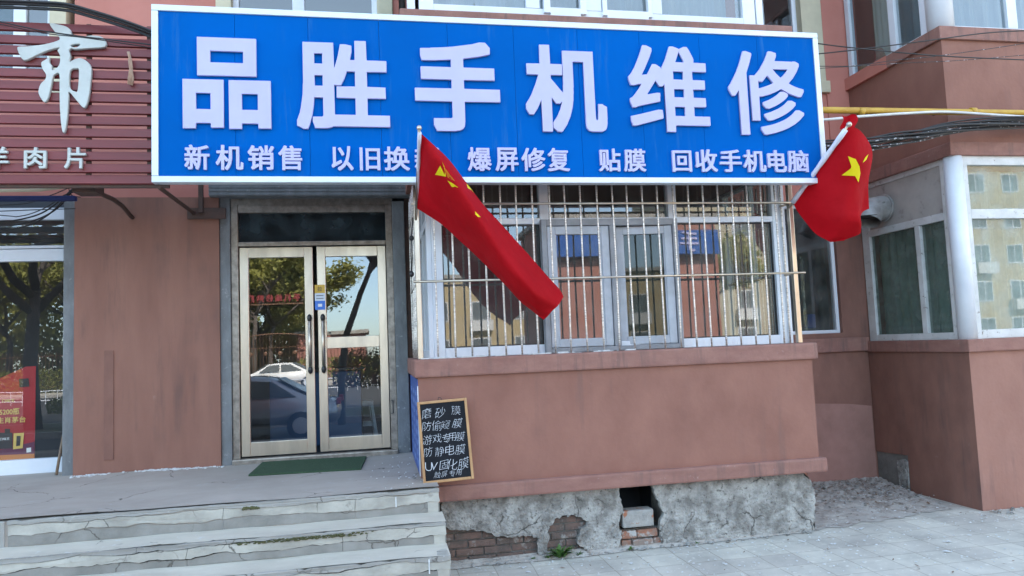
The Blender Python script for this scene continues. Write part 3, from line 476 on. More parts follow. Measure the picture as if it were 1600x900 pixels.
m_ = MB(); m_.box(.4, hole[0], FP+.06, FP+.3, 0, .56); m_.box(hole[1]-.01, BX1-.1, FP+.058, FP+.3, 0, .56)
m_.box(hole[0]-.005, hole[1], FP+.07, FP+.3, 0, at(1000, 826, FP).z-.01); m_.build('mortar_bed', M['mortar'], F)
m_ = MB(); bx0, bx1 = at(972, 840, FP).x, at(1036, 840, FP).x
zt = at(1000, 828, FP).z
for r, zz in enumerate((0.0, zt*.5)):
    x = bx0 - (.05 if r else .1)
    while x < bx1:
        xa, xb = max(x, bx0), min(x+.2, bx1)
        if xb-xa > .04: m_.box(xa+.004, xb-.004, FP+random.uniform(.005, .03), FP+.15, zz+.006, zz+zt*.5-.006, bev=.01)
        x += .2
m_.build('vent_brick', M['brickred'], F)
# rounded right end of the foundation
m_ = MB(); xe = at(1272, 790, FP).x
for k in range(7):
    pass
prof = [(0, 0), (.012, .2), (.0, .4), (-.03, .5), (-.1, .557)]
for i in range(len(prof)-1):
    (a0, z0), (a1, z1) = prof[i], prof[i+1]
    m_.quad((xe+a0, FP+.012, z0), (xe+a0, .3, z0), (xe+a1, .3, z1), (xe+a1, FP+.012, z1), smooth=True)
m_.build('foundation_end', M['plaster'], F)
m_ = MB(); m_.box(hole[0]-.1, hole[1]+.1, FP+.9, FP+.95, 0, .6); m_.box(hole[0]-.11, hole[0]-.1, FP+.3, FP+.9, 0, .6); m_.box(hole[1]+.1, hole[1]+.11, FP+.3, FP+.9, 0, .6); m_.box(BX0, BX1-.2, FP+.1, FY, .554, .557); m_.build('vent_cavity', M['interiord'], F)

# ---- windows
def frame_grid(m_, x0, x1, z0, z1, y, d, xs, zs, w_):
    """xs: mullion centres with widths; zs: transom centres with widths"""
    m_.box(x0, x0+w_, y, y+d, z0, z1, bev=.006); m_.box(x1-w_, x1, y, y+d, z0, z1, bev=.006)
    m_.box(x0+w_, x1-w_, y+.001, y+d-.001, z0, z0+w_*.9, bev=.006); m_.box(x0+w_, x1-w_, y+.001, y+d-.001, z1-w_, z1, bev=.006)
    for x, ww in xs: m_.box(x-ww/2, x+ww/2, y-.002, y+d-.002, z0+w_*.9, z1-w_, bev=.006)
    ed = [x0+w_] + sum([[x-ww/2, x+ww/2] for x, ww in xs], []) + [x1-w_]
    for z, ww in zs:
        for i in range(0, len(ed), 2): m_.box(ed[i], ed[i+1], y+.002, y+d-.004, z-ww/2, z+ww/2, bev=.005)
    return m_
WY = -1.2
wx0, wx1 = .50, 3.93
m_ = MB(); frame_grid(m_, wx0, wx1, 1.755, 3.5, WY, .09, [(1.545, .085), (2.80, .085)], [(2.972, .055)], .095)
# corner post and side return frames
m_.box(wx0-.045, wx0, WY+.01, WY+.09, 1.755, 3.5, bev=.006); m_.box(wx1, wx1+.045, WY+.01, WY+.09, 1.755, 3.5, bev=.006)
for xx in (wx0-.045, wx1-.03):
    m_.box(xx, xx+.075, -.06, .33, 1.755, 3.5, bev=.005); m_.box(xx, xx+.075, -.62, -.56, 1.755, 3.5, bev=.005)
    for z in (1.755, 2.945, 3.42): m_.box(xx+.003, xx+.072, WY+.09, -.06, z, z+.07)
m_.box(BX0, BX1, WY+.0, WY+.12, 3.5, 3.56)
win = m_.build('bay_window', M['pvc'], B)
m_ = MB()
def pane(x0, x1, z0, z1, y, name='pane', mt='glass', p=None, sub=.0): return MB().quad((x0, y, z0), (x1, y, z0), (x1, y, z1), (x0, y, z1)).build(name, M[mt], p)
ex = [(wx0+.095, 1.5025), (1.5875, 2.7575), (2.8425, wx1-.095)]
for i, (a, b) in enumerate(ex):
    pane(a, b, 2.9995, 3.405, WY+.05, p=win)
    if i != 1: pane(a, b, 1.84, 2.9445, WY+.05, p=win)
for xx in (wx0-.01, wx1+.01):
    for ya, yb in ((WY+.09, -.62), (-.56, -.06)):
        for za, zb in ((1.825, 2.945), (3.015, 3.42)): MB().quad((xx, ya, za), (xx, yb, za), (xx, yb, zb), (xx, ya, zb)).build('pane', M['glass'], win)
for a, b in (ex[0], ex[2]):   # dark gaskets round the fixed lights
    gk = MB()
    for x in (a, b-.012): gk.box(x, x+.012, WY+.035, WY+.049, 1.84, 2.944)
    for z in (1.84, 2.932): gk.box(a+.012, b-.012, WY+.036, WY+.049, z, z+.012)
    gk.build('gasket', M['black'], win)
# projecting old casements in the middle
sx0, sx1 = at(849, 440, WY-.06).x, at(1063, 440, WY-.06).x
m_ = MB(); sm = (sx0+sx1)/2 + .02
m_.box(sx0, sx0+.05, WY-.07, WY-.004, 1.757, 2.975, bev=.006); m_.box(sx1-.05, sx1, WY-.07, WY-.004, 1.757, 2.975, bev=.006)
m_.box(sx0+.05, sx1-.05, WY-.068, WY-.006, 2.915, 2.975, bev=.006); m_.box(sx0+.05, sx1-.05, WY-.068, WY-.006, 1.757, 1.80, bev=.006); m_.box(sm-.032, sm+.032, WY-.069, WY-.005, 1.80, 2.915, bev=.006)
cf = m_.build('casement_frame', M['greyframe'], win)
for i, (a, b) in enumerate(((sx0+.055, sm-.036), (sm+.036, sx1-.055))):
    m_ = MB(); ww = .075; z0, z1 = 1.805, 2.91; yy = WY-.055
    m_.box(a, a+ww, yy, yy+.05, z0, z1, bev=.006); m_.box(b-ww, b, yy, yy+.05, z0, z1, bev=.006); m_.box(a+ww, b-ww, yy+.001, yy+.049, z0, z0+ww, bev=.006); m_.box(a+ww, b-ww, yy+.001, yy+.049, z1-ww, z1, bev=.006)
    for x in (a+ww, b-ww-.012): m_.box(x, x+.012, yy+.01, yy+.03, z0+ww, z1-ww)
    sa = m_.build('sash', M['sash'], win)
    ang = 0 if i == 0 else R(-7)
    pn = pane(a+ww, b-ww, z0+ww, z1-ww, yy+.03, mt='screenglass' if i else 'glass', p=win)
    if i == 1:   # this one stands a little open into the room
        hinge = Vector((b, yy, 0))
        for o in (sa, pn):
            o.data.transform(Matrix.Translation(hinge) @ Matrix.Rotation(ang, 4, 'Z') @ Matrix.Translation(-hinge))
# top lights open a hand: horizontal rails seen through them
m_ = MB(); m_.box(wx0, wx1, -.35, -.31, 3.12, 3.15); m_.box(wx0, wx1, -.35, -.31, 2.98, 3.0)
for k in range(24): m_.box(wx0+.14*k+.05, wx0+.14*k+.066, -.345, -.315, 2.95, 3.2)
m_.build('inner_rail', M['black'], win)
# room things behind the bay glass
m_ = MB(); m_.box(.55, 3.9, .1, .16, 1.3, 3.3); m_.build('bay_partition', M['interiord'], B)

# second-floor bay window
m_ = MB(); y2 = -1.3
frame_grid(m_, .45, 3.74, 4.83, 6.35, y2, .08, [(1.50, .13), (2.09, .15), (2.72, .10)], [], .13)
m_.box(1.60, 1.66, y2-.03, y2+.03, 4.9, 6.3); m_.box(1.95, 2.01, y2-.03, y2+.03, 4.9, 6.3); m_.box(1.66, 1.95, y2-.03, y2+.03, 4.87, 4.95); m_.box(2.17, 2.21, y2-.03, y2+.03, 4.9, 6.3); m_.box(2.62, 2.66, y2-.03, y2+.03, 4.9, 6.3); m_.box(2.21, 2.62, y2-.03, y2+.03, 4.87, 4.95)
w2 = m_.build('upper_bay_window', M['pvc'], B)
for a, b in ((.58, 1.435), (1.565, 2.015), (2.165, 2.67), (2.77, 3.61)): pane(a, b, 4.95, 6.22, y2+.04, mt='upglass', p=w2)
for xx in (.38, 3.79):
    MB().box(xx-.035, xx+.035, y2+.0, y2+.08, 4.83, 6.35, bev=.005).build('side_post', M['pvc'], w2)
    MB().box(xx-.03, xx+.03, y2+.08, FY, 4.83, 4.9).build('side_rail', M['pvc'], w2)
    MB().quad((xx, y2+.08, 4.9), (xx, FY, 4.9), (xx, FY, 6.35), (xx, y2+.08, 6.35)).build('pane', M['upglass'], w2)
m_ = MB(); N = 60
for k in range(N):
    x = .6+3.0*k/N; m_.quad((x, y2+.3+.03*math.sin(k*1.3), 4.84), (x+3.0/N, y2+.3+.03*math.sin(k*1.3+1.3), 4.84), (x+3.0/N, y2+.3+.03*math.sin(k*1.3+1.3), 6.3), (x, y2+.3+.03*math.sin(k*1.3), 6.3), smooth=True)
m_.build('curtain', M['sheer'], w2)
# upper windows in the main wall, with cream surrounds
def upper_window(x0, x1, z0, z1, mull, surround=(.14, .16), name='upper_window'):
    m_ = MB(); frame_grid(m_, x0, x1, z0, z1, FY+.08, .07, mull, [], .06); wdw = m_.build(name, M['pvc'], B)
    ed = [x0+.06] + sum([[x-ww/2, x+ww/2] for x, ww in mull], []) + [x1-.06]
    for i in range(0, len(ed), 2): pane(ed[i], ed[i+1], z0+.05, z1-.06, FY+.115, mt='upglass', p=wdw)
    return wdw
uw = upper_window(-1.45, .1, 4.8, 6.25, [(-.76, .13)])
m_ = MB(); m_.box(-1.61, -1.45, FY-.03, FY+.2, 4.75, 6.4, bev=.01); m_.build('surround', M['cream'], uw); m_ = MB(); m_.box(.1, .27, FY-.03, FY+.2, 4.75, 6.4, bev=.01); m_.build('surround', M['cream'], uw)
uw = upper_window(-6.1, -3.23, 4.8, 6.25, [(-3.55, .12), (-4.8, .1)])
m_ = MB(); m_.box(-3.23, -3.07, FY-.03, FY+.2, 4.6, 6.4, bev=.01); m_.build('surround', M['cream'], uw)
uw = upper_window(4.47, 5.33, 4.98, 6.3, [(4.62, .07)])
m_ = MB(); m_.box(5.33, 5.62, FY-.02, FY+.2, 4.97, 6.4, bev=.008); m_.build('surround', M['cream'], uw); m_ = MB(); m_.box(4.3, 5.64, FY-.06, FY+.2, 4.82, 4.97, bev=.01); m_.build('window_sill', M['cream'], uw)
m_ = MB()
m_.box(4.45, 5.0, .9, .95, 5.0, 5.8); m_.build('shade', M['sheer'], uw)
# alcove window
a0, a1 = 4.75, 5.585
m_ = MB(); frame_grid(m_, a0, a1, 1.83, 3.42, FY+.04, .07, [], [], .045); aw = m_.build('alcove_window', M['pvc'], B)
pane(a0+.045, a1-.045, 1.87, 3.375, FY+.075, mt='glass', p=aw)
m_ = MB(); m_.box(5.3, 5.42, .62, .72, 1.9, 2.08, bev=.02); m_.build('blue_tub', M['posterblue'], aw)
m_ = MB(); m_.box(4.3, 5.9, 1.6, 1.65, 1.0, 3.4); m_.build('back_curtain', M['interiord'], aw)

# ---- right bay: two storeys
RX, RY = 5.91, -1.2
m_ = MB()
m_.box(RX+.001, 10.5, RY, RY+.2, 0, 1.6); m_.build('side_bay_front', M['pinklit'], B); m_ = MB()
side = [(RY+.001, 0), (-.2, 0), (-.2, .41), (.34, .385), (.34, 1.6), (RY+.001, 1.6)]
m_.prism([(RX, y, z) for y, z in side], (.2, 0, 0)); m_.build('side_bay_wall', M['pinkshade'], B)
for q in ():
    pass
m_ = MB(); m_.box(RX+.012, RX+.25, -.2, .34, 0, .42); m_.build('side_bay_core', M['core'], B)
m_ = MB(); m_.prism([(RX-.02, -.19, .0), (RX-.02, -.05, .0), (RX-.01, -.02, .33), (RX-.005, -.14, .36), (RX-.005, -.19, .33)], (.02, 0, 0)); m_.build('loose_slab', M['plaster'], B)
m_ = MB(); m_.box(RX-.03, 10.5, RY-.04, FY-.01, 1.585, 1.715, bev=.012); m_.build('side_bay_sill', M['sillpink'], B)
m_ = MB(); m_.box(RX-.002, 10.5, RY-.002, FY, 3.63, 4.87); m_.build('side_bay_upper_wall', M['pink'], B)
m_ = MB(); m_.box(RX-.04, 10.5, RY-.035, FY-.005, 4.86, 5.0, bev=.01); m_.box(RX-.02, 10.5, RY-.018, FY-.005, 3.625, 3.765, bev=.01); m_.build('side_bay_ledge', M['sillpink'], B)
m_ = MB(); m_.box(RX-.045, RX+.0, -.42, FY-.006, 4.856, 5.004); m_.box(RX-.3, RX-.002, FY-.02, FY-.003, 3.45, 6.5); m_.build('orange_reveal', M['orange'], B)
m_ = MB(); m_.box(RX, 10.5, RY, FY-.002, 6.5, 8); m_.build('side_bay_top', M['pink'], B)
# lower window of the right bay: left face (x = RX) and front face
m_ = MB(); X0 = RX+.03; X1 = X0+.07
zb, zt = 1.715, 3.63
m_.box(X0, X1, .2, FY-.02, zb, zt, bev=.005); m_.box(X0, X1, -1.04, -.99, zb, zt, bev=.005); m_.box(X0+.001, X1-.001, -.99, .2, zb, zb+.075, bev=.005); m_.box(X0+.001, X1-.001, -.99, .2, zt-.06, zt, bev=.005)
m_.box(X0-.002, X1-.002, -.99, .2, 2.98, 3.06, bev=.005); m_.box(X0-.004, X1, -.635, -.56, zb+.075, 2.98, bev=.005)
fx = RX+.125
m_.box(fx+.02, fx+.07, RY+.02, RY+.09, zb, zt); m_.box(fx+.07, 10.4, RY+.021, RY+.089, zb, zb+.09, bev=.005); m_.box(fx+.07, 10.4, RY+.021, RY+.089, zt-.1, zt, bev=.005); m_.box(fx+.07, 10.4, RY+.018, RY+.086, 2.96, 3.06, bev=.005)
m_.box(7.6, 7.7, RY+.019, RY+.087, zb+.09, zt-.1)
sw = m_.build('side_bay_window', M['pvcold'], B)
MB().tube([(RX+.085, RY+.085, zb), (RX+.085, RY+.085, zt)], .09, 24).build('corner_post', M['pvc'], sw)
for ya, yb in ((-.99, -.635), (-.56, .2)): MB().quad((X0+.035, ya, zb+.075), (X0+.035, yb, zb+.075), (X0+.035, yb, 2.98), (X0+.035, ya, 2.98)).build('pane', M['sootglass'], sw)
for a, b in ((fx+.07, 7.6), (7.7, 10.3)):
    pane(a, b, zb+.09, 2.96, RY+.055, p=sw, mt='dullglass'); pane(a, b, 3.06, zt-.1, RY+.055, p=sw, mt='dullglass')
MB().box(X0+.02, X0+.05, -.99, .2, 3.06, zt-.06).build('soot_panel', M['board'], sw)
m_ = MB(); N = 50
def wavy(m_, p0, p1, z0, z1, n, amp, ph=0):
    p0, p1 = Vector(p0), Vector(p1); nrm = Vector((-(p1-p0).y, (p1-p0).x, 0)).normalized(); pr = None
    for k in range(n+1):
        p = p0.lerp(p1, k/n) + nrm*amp*math.sin(k*1.25+ph+.6*math.sin(k*.37))
        if pr: m_.quad((pr.x, pr.y, z0), (p.x, p.y, z0), (p.x, p.y, z1), (pr.x, pr.y, z1), smooth=True)
        pr = p
wavy(m_, (X1+.12, -.98, 0), (X1+.12, .3, 0), zb, 3.4, 44, .018); wavy(m_, (fx+.05, RY+.2, 0), (10.3, RY+.2, 0), zb, 3.5, 110, .02)
m_.build('curtain', M['curtain'], sw)
# upper window of the right bay
m_ = MB(); zb, zt = 5.0, 6.5
m_.box(X0, X1, .26, FY-.02, zb, zt); m_.box(X0, X1, -1.0, -.9, zb, zt)
ya = atx(1395, 60, RX+.03).y
m_.box(X0-.002, X1, ya-.05, ya+.05, zb, zt, bev=.006); m_.box(X0+.002, X1-.002, ya+.05, .26, zb, zb+.04); m_.box(X0+.002, X1-.002, -.9, ya-.05, zb, zb+.04)
m_.tube([(RX+.11, RY+.11, zb), (RX+.11, RY+.11, zt)], .13, 20)
m_.box(fx+.02, fx+.06, RY+.02, RY+.09, zb, zt); m_.box(fx+.06, 10.4, RY+.021, RY+.089, zb, zb+.03); xm = at(1582, 5, RY).x
m_.box(xm-.06, xm+.06, RY+.018, RY+.088, zb+.03, zt); m_.box(RX+.05, 10.4, RY+.05, FY, zt, zt+.01)
su = m_.build('side_bay_upper_window', M['pvc'], B)
for y_a, y_b in ((-.9, ya-.05), (ya+.05, .26)): MB().quad((X0+.035, y_a, zb+.04), (X0+.035, y_b, zb+.04), (X0+.035, y_b, zt), (X0+.035, y_a, zt)).build('pane', M['upglass'], su)
for a, b in ((fx+.06, xm-.06), (xm+.06, 10.3)): pane(a, b, zb+.03, zt, RY+.055, mt='upglass', p=su)
m_ = MB(); wavy(m_, (X1+.30, -.95, 0), (X1+.30, .1, 0), zb, zt, 40, .02); wavy(m_, (X1+.30, .1, 0), (X1+.34, .335, 0), zb, zt, 10, .01); wavy(m_, (fx+.1, RY+.5, 0), (8.2, RY+.5, 0), zb, zt, 60, .03); m_.build('curtain', M['sheer'], su)
MB().quad((RX+.02, -.9, 4.9), (10, -.9, 4.9), (10, FY, 4.9), (RX+.02, FY, 4.9))

# ---- shop entrance: jambs, shutter box, door
m_ = MB(); dx0, dx1 = -1.418, .19
m_.box(-1.52, dx0-.0, -.03, .12, .755, 3.45, bev=.008); m_.build('jamb', M['greysteel'], B)
m_ = MB(); m_.box(dx1+.0, .315, -.03, .12, .755, 3.40, bev=.008); m_.build('jamb', M['greysteel'], B)
m_ = MB(); m_.box(.316, .42, .02, .3, .755, 3.5); m_.build('jamb', M['rust'], B)
m_ = MB(); m_.box(-1.6, .39, -.12, .3, 3.435, 3.60, bev=.01)
for k in range(4): m_.box(-1.6, .39, -.126, -.118, 3.445+k*.037, 3.470+k*.037, bev=.003)
m_.build('shutter_box', M['greysteel'], B)
m_ = MB()
fw = .07
m_.box(dx0, dx0+fw, -.005, .10, .78, 3.37, bev=.006); m_.box(dx1-fw, dx1, -.005, .10, .78, 3.37, bev=.006); m_.box(dx0+fw, dx1-fw, -.004, .099, 3.29, 3.37, bev=.006); m_.box(dx0+fw, dx1-fw, -.006, .101, 2.945, 2.99, bev=.006)
m_.box(dx0, dx1, -.06, .12, .755, .835, bev=.012)
m_.box(dx0-.001, dx1+.001, .0, .1, 3.37, 3.436)
D = m_.build('shop_door', M['steeldark'], B)
pane(dx0+fw, dx1-fw, 2.99, 3.29, .05, name='transom_pane', mt='darkglass', p=D)
def leaf(x0, x1, hinge_left, midrail=False):
    m_ = MB(); z0, z1, y0, y1 = .85, 2.935, .012, .062; s = .085
    m_.box(x0, x0+s, y0, y1, z0, z1, bev=.004); m_.box(x1-s, x1, y0, y1, z0, z1, bev=.004); m_.box(x0+s, x1-s, y0+.002, y1-.002, z1-.105, z1, bev=.004); m_.box(x0+s, x1-s, y0+.002, y1-.002, z0, z0+.135, bev=.004)
    if midrail: m_.box(x0+s, x1-s, y0+.003, y1-.003, 1.885, 2.0, bev=.004)
    lf = m_.build('door_leaf', M['steel'], D)
    if midrail:
        pane(x0+s, x1-s, z0+.135, 1.885, .04, mt='doorglass', p=D); pane(x0+s, x1-s, 2.0, z1-.105, .04, mt='doorglass', p=D)
    else: pane(x0+s, x1-s, z0+.135, z1-.105, .04, mt='doorglass', p=D)
    xh = x1-s*.45 if hinge_left else x0+s*.62
    m_ = MB(); zt_, zb_ = at(485, 497, -.04).z, at(485, 578, -.04).z
    m_.tube([(xh, -.045, zb_), (xh, -.045, zt_)], .016, 12); m_.build('handle', M['steel'], D)
    m_ = MB()
    for z in (zb_, zt_):
        m_.ball((xh, -.045, z), .024, (1, 1, 1.7)); m_.tube([(xh, -.045, z), (xh, .013, z)], .014, 8)
    m_.build('handle_cap', M['black'], D)
    return lf
leaf(-1.34, -.625, True); leaf(-.585, .113, False, True)
m_ = MB(); m_.tube([(.118+.01, -.02, 1.2), (.118+.03, -.03, 1.2), (.118+.03, -.03, 1.33), (.118+.01, -.02, 1.33)], .005, 6); m_.build('hasp', M['black'], D)
xa, xb = at(492, 470, .01).x, at(508, 470, .01).x
zz = [at(500, q, .01).z for q in (445, 458, 470, 484)]
st = MB().box(xa, xb, .008, .011, zz[1], zz[0]).build('pull_sticker', mat('sticker_yellow', (.6, .36, .03), rough=.4), D)
MB().box(xa, xb, .008, .011, zz[2], zz[1]).build('white_sticker', mat('sticker_white', (.6, .66, .74), rough=.4), D)
MB().box(xa, xb, .008, .011, zz[3], zz[2]).build('blue_sticker', mat('sticker_blue', (.03, .16, .6), rough=.4), D)

# ---- left shop window
m_ = MB(); lx1 = -2.955
ly = .25
m_.box(lx1-.095, lx1, ly, ly+.08, .79, 2.99, bev=.006); m_.box(-6.3, lx1-.095, ly+.001, ly+.079, .79, .93, bev=.006); m_.box(-6.3, lx1-.095, ly+.001, ly+.079, 2.865, 2.985, bev=.006)
m_.box(-6.3, lx1+.0, ly, ly+.08, 2.992, 3.02, bev=.004); m_.box(lx1-.04, lx1, ly, ly+.08, 3.02, 3.38); m_.box(-6.3, lx1-.04, ly+.002, ly+.08, 3.28, 3.40, bev=.006)
m_.box(-4.6, -4.5, ly, ly+.08, .93, 2.865)
lw = m_.build('shop_window', M['pvc'], B)
pane(-6.3, lx1-.095, .93, 2.865, ly+.04, p=lw, mt='shopglass'); pane(-6.3, lx1-.04, 3.02, 3.28, ly+.04, p=lw, mt='glass')
m_ = MB(); m_.box(lx1, -2.84, .0, .5, .76, 3.44, bev=.01); m_.build('window_reveal', M['greysteel'], B)
m_ = MB(); m_.box(-6.4, -2.84, .2, .6, .5, .79, bev=.01); m_.build('window_base', M['platform'], B)
m_ = MB(); m_.box(-6.4, -2.84, .28, .6, 3.40, 3.50); m_.build('window_lintel', M['interiord'], B)
m_ = MB(); m_.box(-6.3, -3.0, 2.2, 2.25, .8, 3.4); m_.build('shop_back', M['interiord'], B)

# ================================================================== CONCRETE STEPS
S = thing('entrance_steps', 'cracked grey concrete entrance steps and landing in front of the shop door', 'steps', loc=(-1, -2, 0))
LX0, LX1 = -7.5, .455
E1, E2, E3, E4 = -1.77, -2.07, -2.37, -2.67
m_ = MB()
def land(x, y):   # the landing falls a little towards the steps and to the left
    return .752 + (y+1.77)*.02 + .004*math.sin(x*2.1)+.003*math.sin(x*5+y*3)
nx, ny = 60, 12
for i in range(nx):
    for j in range(ny):
        xs = [LX0+(LX1-LX0)*k/nx for k in (i, i+1)]; ys = [E1+(.34-E1)*k/ny for k in (j, j+1)]
        m_.quad(*[(x, y+(.012*abs(math.sin(x*13)*math.sin(x*5.3)) if j == 0 and y < E1+.01 else 0), land(x, y)) for x, y in ((xs[0], ys[0]), (xs[1], ys[0]), (xs[1], ys[1]), (xs[0], ys[1]))], smooth=True)
m_.box(LX0, LX1-.01, E1+.012, .34, .0, .735)
m_.build('landing', M['platform'], S)
def ragged(xa, xb, base, amp, step, seed):
    rnd = random.Random(seed); out = []; x = xa; v = 0
    while x < xb:
        v = v*.72 + rnd.uniform(-amp, amp)*.6; out.append((x, base+max(-amp*1.6, min(amp*1.6, v)))); x += step*rnd.uniform(.6, 1.4)
    out.append((xb, base+v)); return out
def riser(y, ztop, zbot, x0, x1, seed, nose=.028, split=True, frac=.5):
    """worn nosing, a cracked pale facing that has come away and the rough core below it"""
    rnd = random.Random(seed)
    m_ = MB(); m_.box(x0, x1-.02, y+.014, y+.4, zbot-.02, ztop-.004, bev=.004); core = m_.build('riser', M['facing'], S)
    # nosing with a wavering lower edge
    lo = ragged(x0, x1, ztop-nose, .014, .05, seed+1)
    top = [(x, ztop+.001-abs(rnd.gauss(0, .0025))-(.012*rnd.random() if rnd.random() < .07 else 0)) for x, z in reversed(lo)]
    o = ppoly('nosing', [[*lo, *top]], .02, M['concrete'], S)
    for v in o.data.vertices: v.co.y += y - .002 + .003*math.sin(v.co.x*7+seed)
    # facing pieces between cracks
    mid = ragged(x0, x1, ztop-(ztop-zbot)*frac, .018, .045, seed+2)
    cuts = [x0]; x = x0
    while x < x1-.3: x += rnd.uniform(.5, 2.1); cuts.append(min(x, x1))
    cuts[-1] = x1
    loops = []
    def zat(line, x):
        for (xa, za), (xb, zb) in zip(line, line[1:]):
            if xa <= x <= xb: return za+(zb-za)*(x-xa)/max(1e-6, xb-xa)
        return line[-1][1]
    for a, b in zip(cuts, cuts[1:]):
        n = max(3, int((b-a)/.03)); up, dn = [], []; g = .0018
        skp = rnd.uniform(-.009, .009); sk0, sk1 = (skl if loops else 0), skp; skl = skp
        for k in range(n+1):
            t = k/n; x = a+g+(b-a-2*g)*t
            sk = sk0+(sk1-sk0)*t
            up.append((x+sk, zat(lo, x)-.003-.007*max(0, math.sin(x*2.3+seed)*math.sin(x*5.1+seed*2))-.002*rnd.random())); dn.append((x-sk, min(zat(mid, x), zat(lo, x)-.018)+rnd.uniform(-.003, .003)))
        loops.append(dn+up[::-1])
    o = ppoly('facing', loops, .016, M['facing'], S)
    for v in o.data.vertices: v.co.y += y + .001 + .004*math.sin(v.co.x*3.3+seed)
    loops = []
    for a, b in zip(cuts, cuts[1:]):
        aa, bb = a, b
        n = max(3, int((bb-aa)/.03)); up, dn = [], []
        for k in range(n+1):
            x = aa+.0015+(bb-aa-.003)*k/n
            if x > x1: break
            up.append((x, zat(mid, x)-.003-.006*max(0, math.sin(x*3.1+seed*1.7)))); dn.append((x, zbot+.003*rnd.random()))
        if len(up) > 2: loops.append(dn+up[::-1])
    o = ppoly('lower_facing', loops, .012, M['lowface'], S)
    for v in o.data.vertices: v.co.y += y + .007
    m_ = MB(); m_.quad((x0, y+.0135, zbot), (x1-.02, y+.0135, zbot), (x1-.02, y+.0135, ztop-.004), (x0, y+.0135, ztop-.004)); m_.build('crack', M['crack'], S)
def tread(y0, y1, z, x0, x1, seed):
    m_ = MB(); n = 150; rnd = random.Random(seed*7); ed = [abs(rnd.gauss(0, .004))+(.018*rnd.random() if rnd.random() < .08 else 0) for _ in range(n+1)]
    for i in range(n):
        xa, xb = x0+(x1-x0)*i/n, x0+(x1-x0)*(i+1)/n
        f_ = lambda x: z+.003*math.sin(x*4+seed)+.002*math.sin(x*11)
        m_.quad((xa, y0+ed[i], f_(xa)-.005), (xb, y0+ed[i+1], f_(xb)-.005), (xb, y1, f_(xb)), (xa, y1, f_(xa)), smooth=True)
    m_.build('tread', M['platform'] if 0 else M['tread'], S)
M['lowface'] = mat('stained_concrete', (.30, .285, .262), (.20, .19, .172), .95, nscale=3, bump=.5, bscale=40, bdist=.008, cracks=(3, .02, .5), ccol=(.08, .07, .06))
M['tread'] = mat('tread_concrete', (.60, .55, .46), (.44, .40, .335), .88, cracks=(1.3, .006, .55), nscale=1.8, stretch=(1, 2, 1), lo=.3, hi=.7, bump=.35, bscale=35, bdist=.005, col3=(.58, .58, .57), s3=13, t3=(.61, .7))
riser(E1, .742, .556, -2.62, LX1, 11, frac=.55); tread(E2, E1+.02, .556, -2.66, .475, 1)
riser(E2, .548, .392, -6.5, .475, 22, frac=.6); tread(E3, E2+.02, .392, -6.5, .475, 2)
riser(E3, .384, .20, -6.5, .475, 33, frac=.55); tread(E4, E3+.02, .20, -6.5, .48, 3)
riser(E4, .192, 0, -6.5, .48, 44)
m_ = MB(); m_.box(LX0, -2.64, E1+.002, E1+.3, 0, .74, bev=.01); m_.build('ramp_end', M['concrete'], S)
m_ = MB()   # rough right-hand ends of the steps
for y0, y1, z1, x1 in ((E1, -1.42, .735, LX1), (E2, E1, .55, .475), (E3, E2, .386, .475), (E4, E3, .194, .48)):
    m_.box(x1-.1, x1-.003, y0+.006, y1, 0, z1, bev=.012)
m_.build('step_end', M['facing'], S)
m_ = MB()   # moss in the second riser's crack
rnd = random.Random(5)
for k in range(240):
    x = rnd.triangular(-1.1, -.05, -.35); z = .515+rnd.uniform(-.01, .012)
    m_.ball((x, E2-.006+rnd.uniform(-.003, .004), z), rnd.uniform(.003, .007), (2.2, .6, .7), 6)
for k in range(50):
    m_.ball((rnd.uniform(-1.02, -.9), E1-.004, .7+rnd.uniform(-.006, .008)), rnd.uniform(.005, .01), (1.5, .6, .9), 6)
m_.build('moss', M['moss'], S)['kind'] = 'stuff'
m_ = MB()   # white paint dribbles on the risers
for px, y_, za, zb in ((619, E1-.004, .70, .62), (668, E3-.004, .37, .27)):
    x = at(px, 800, y_).x; m_.box(x-.004, x+.005, y_, y_+.003, zb, za)
m_.build('paint_dribble', M['flake'], S)
# crumbled paint at the foot of the pier
m_ = MB(); rnd = random.Random(8)
for k in range(230):
    x = rnd.choice((rnd.gauss(-2.1, .12), rnd.gauss(-1.75, .15), rnd.gauss(-2.7, .08))); x = max(-2.84, min(-1.5, x)); y = -.055-abs(rnd.gauss(0, .04)); s = rnd.uniform(.003, .015)
    z = land(x, y); m_.box(x-s, x+s, y-s*.7, y+s*.7, z-.002, z+rnd.uniform(.002, .01), bev=.002)
for k in range(55):
    x = rnd.triangular(-.1, .46, .35); y = rnd.uniform(-1.75, -.2); s = rnd.uniform(.0015, .006)
    if x > .3 and y > -1.4: continue
    z = land(x, y); m_.box(x-s, x+s, y-s, y+s, z-.002, z+.004)
tag(m_.build('paint_crumbs', M['flake']), 'white paint crumbs scattered along the foot of the pier', 'debris', kind='stuff')

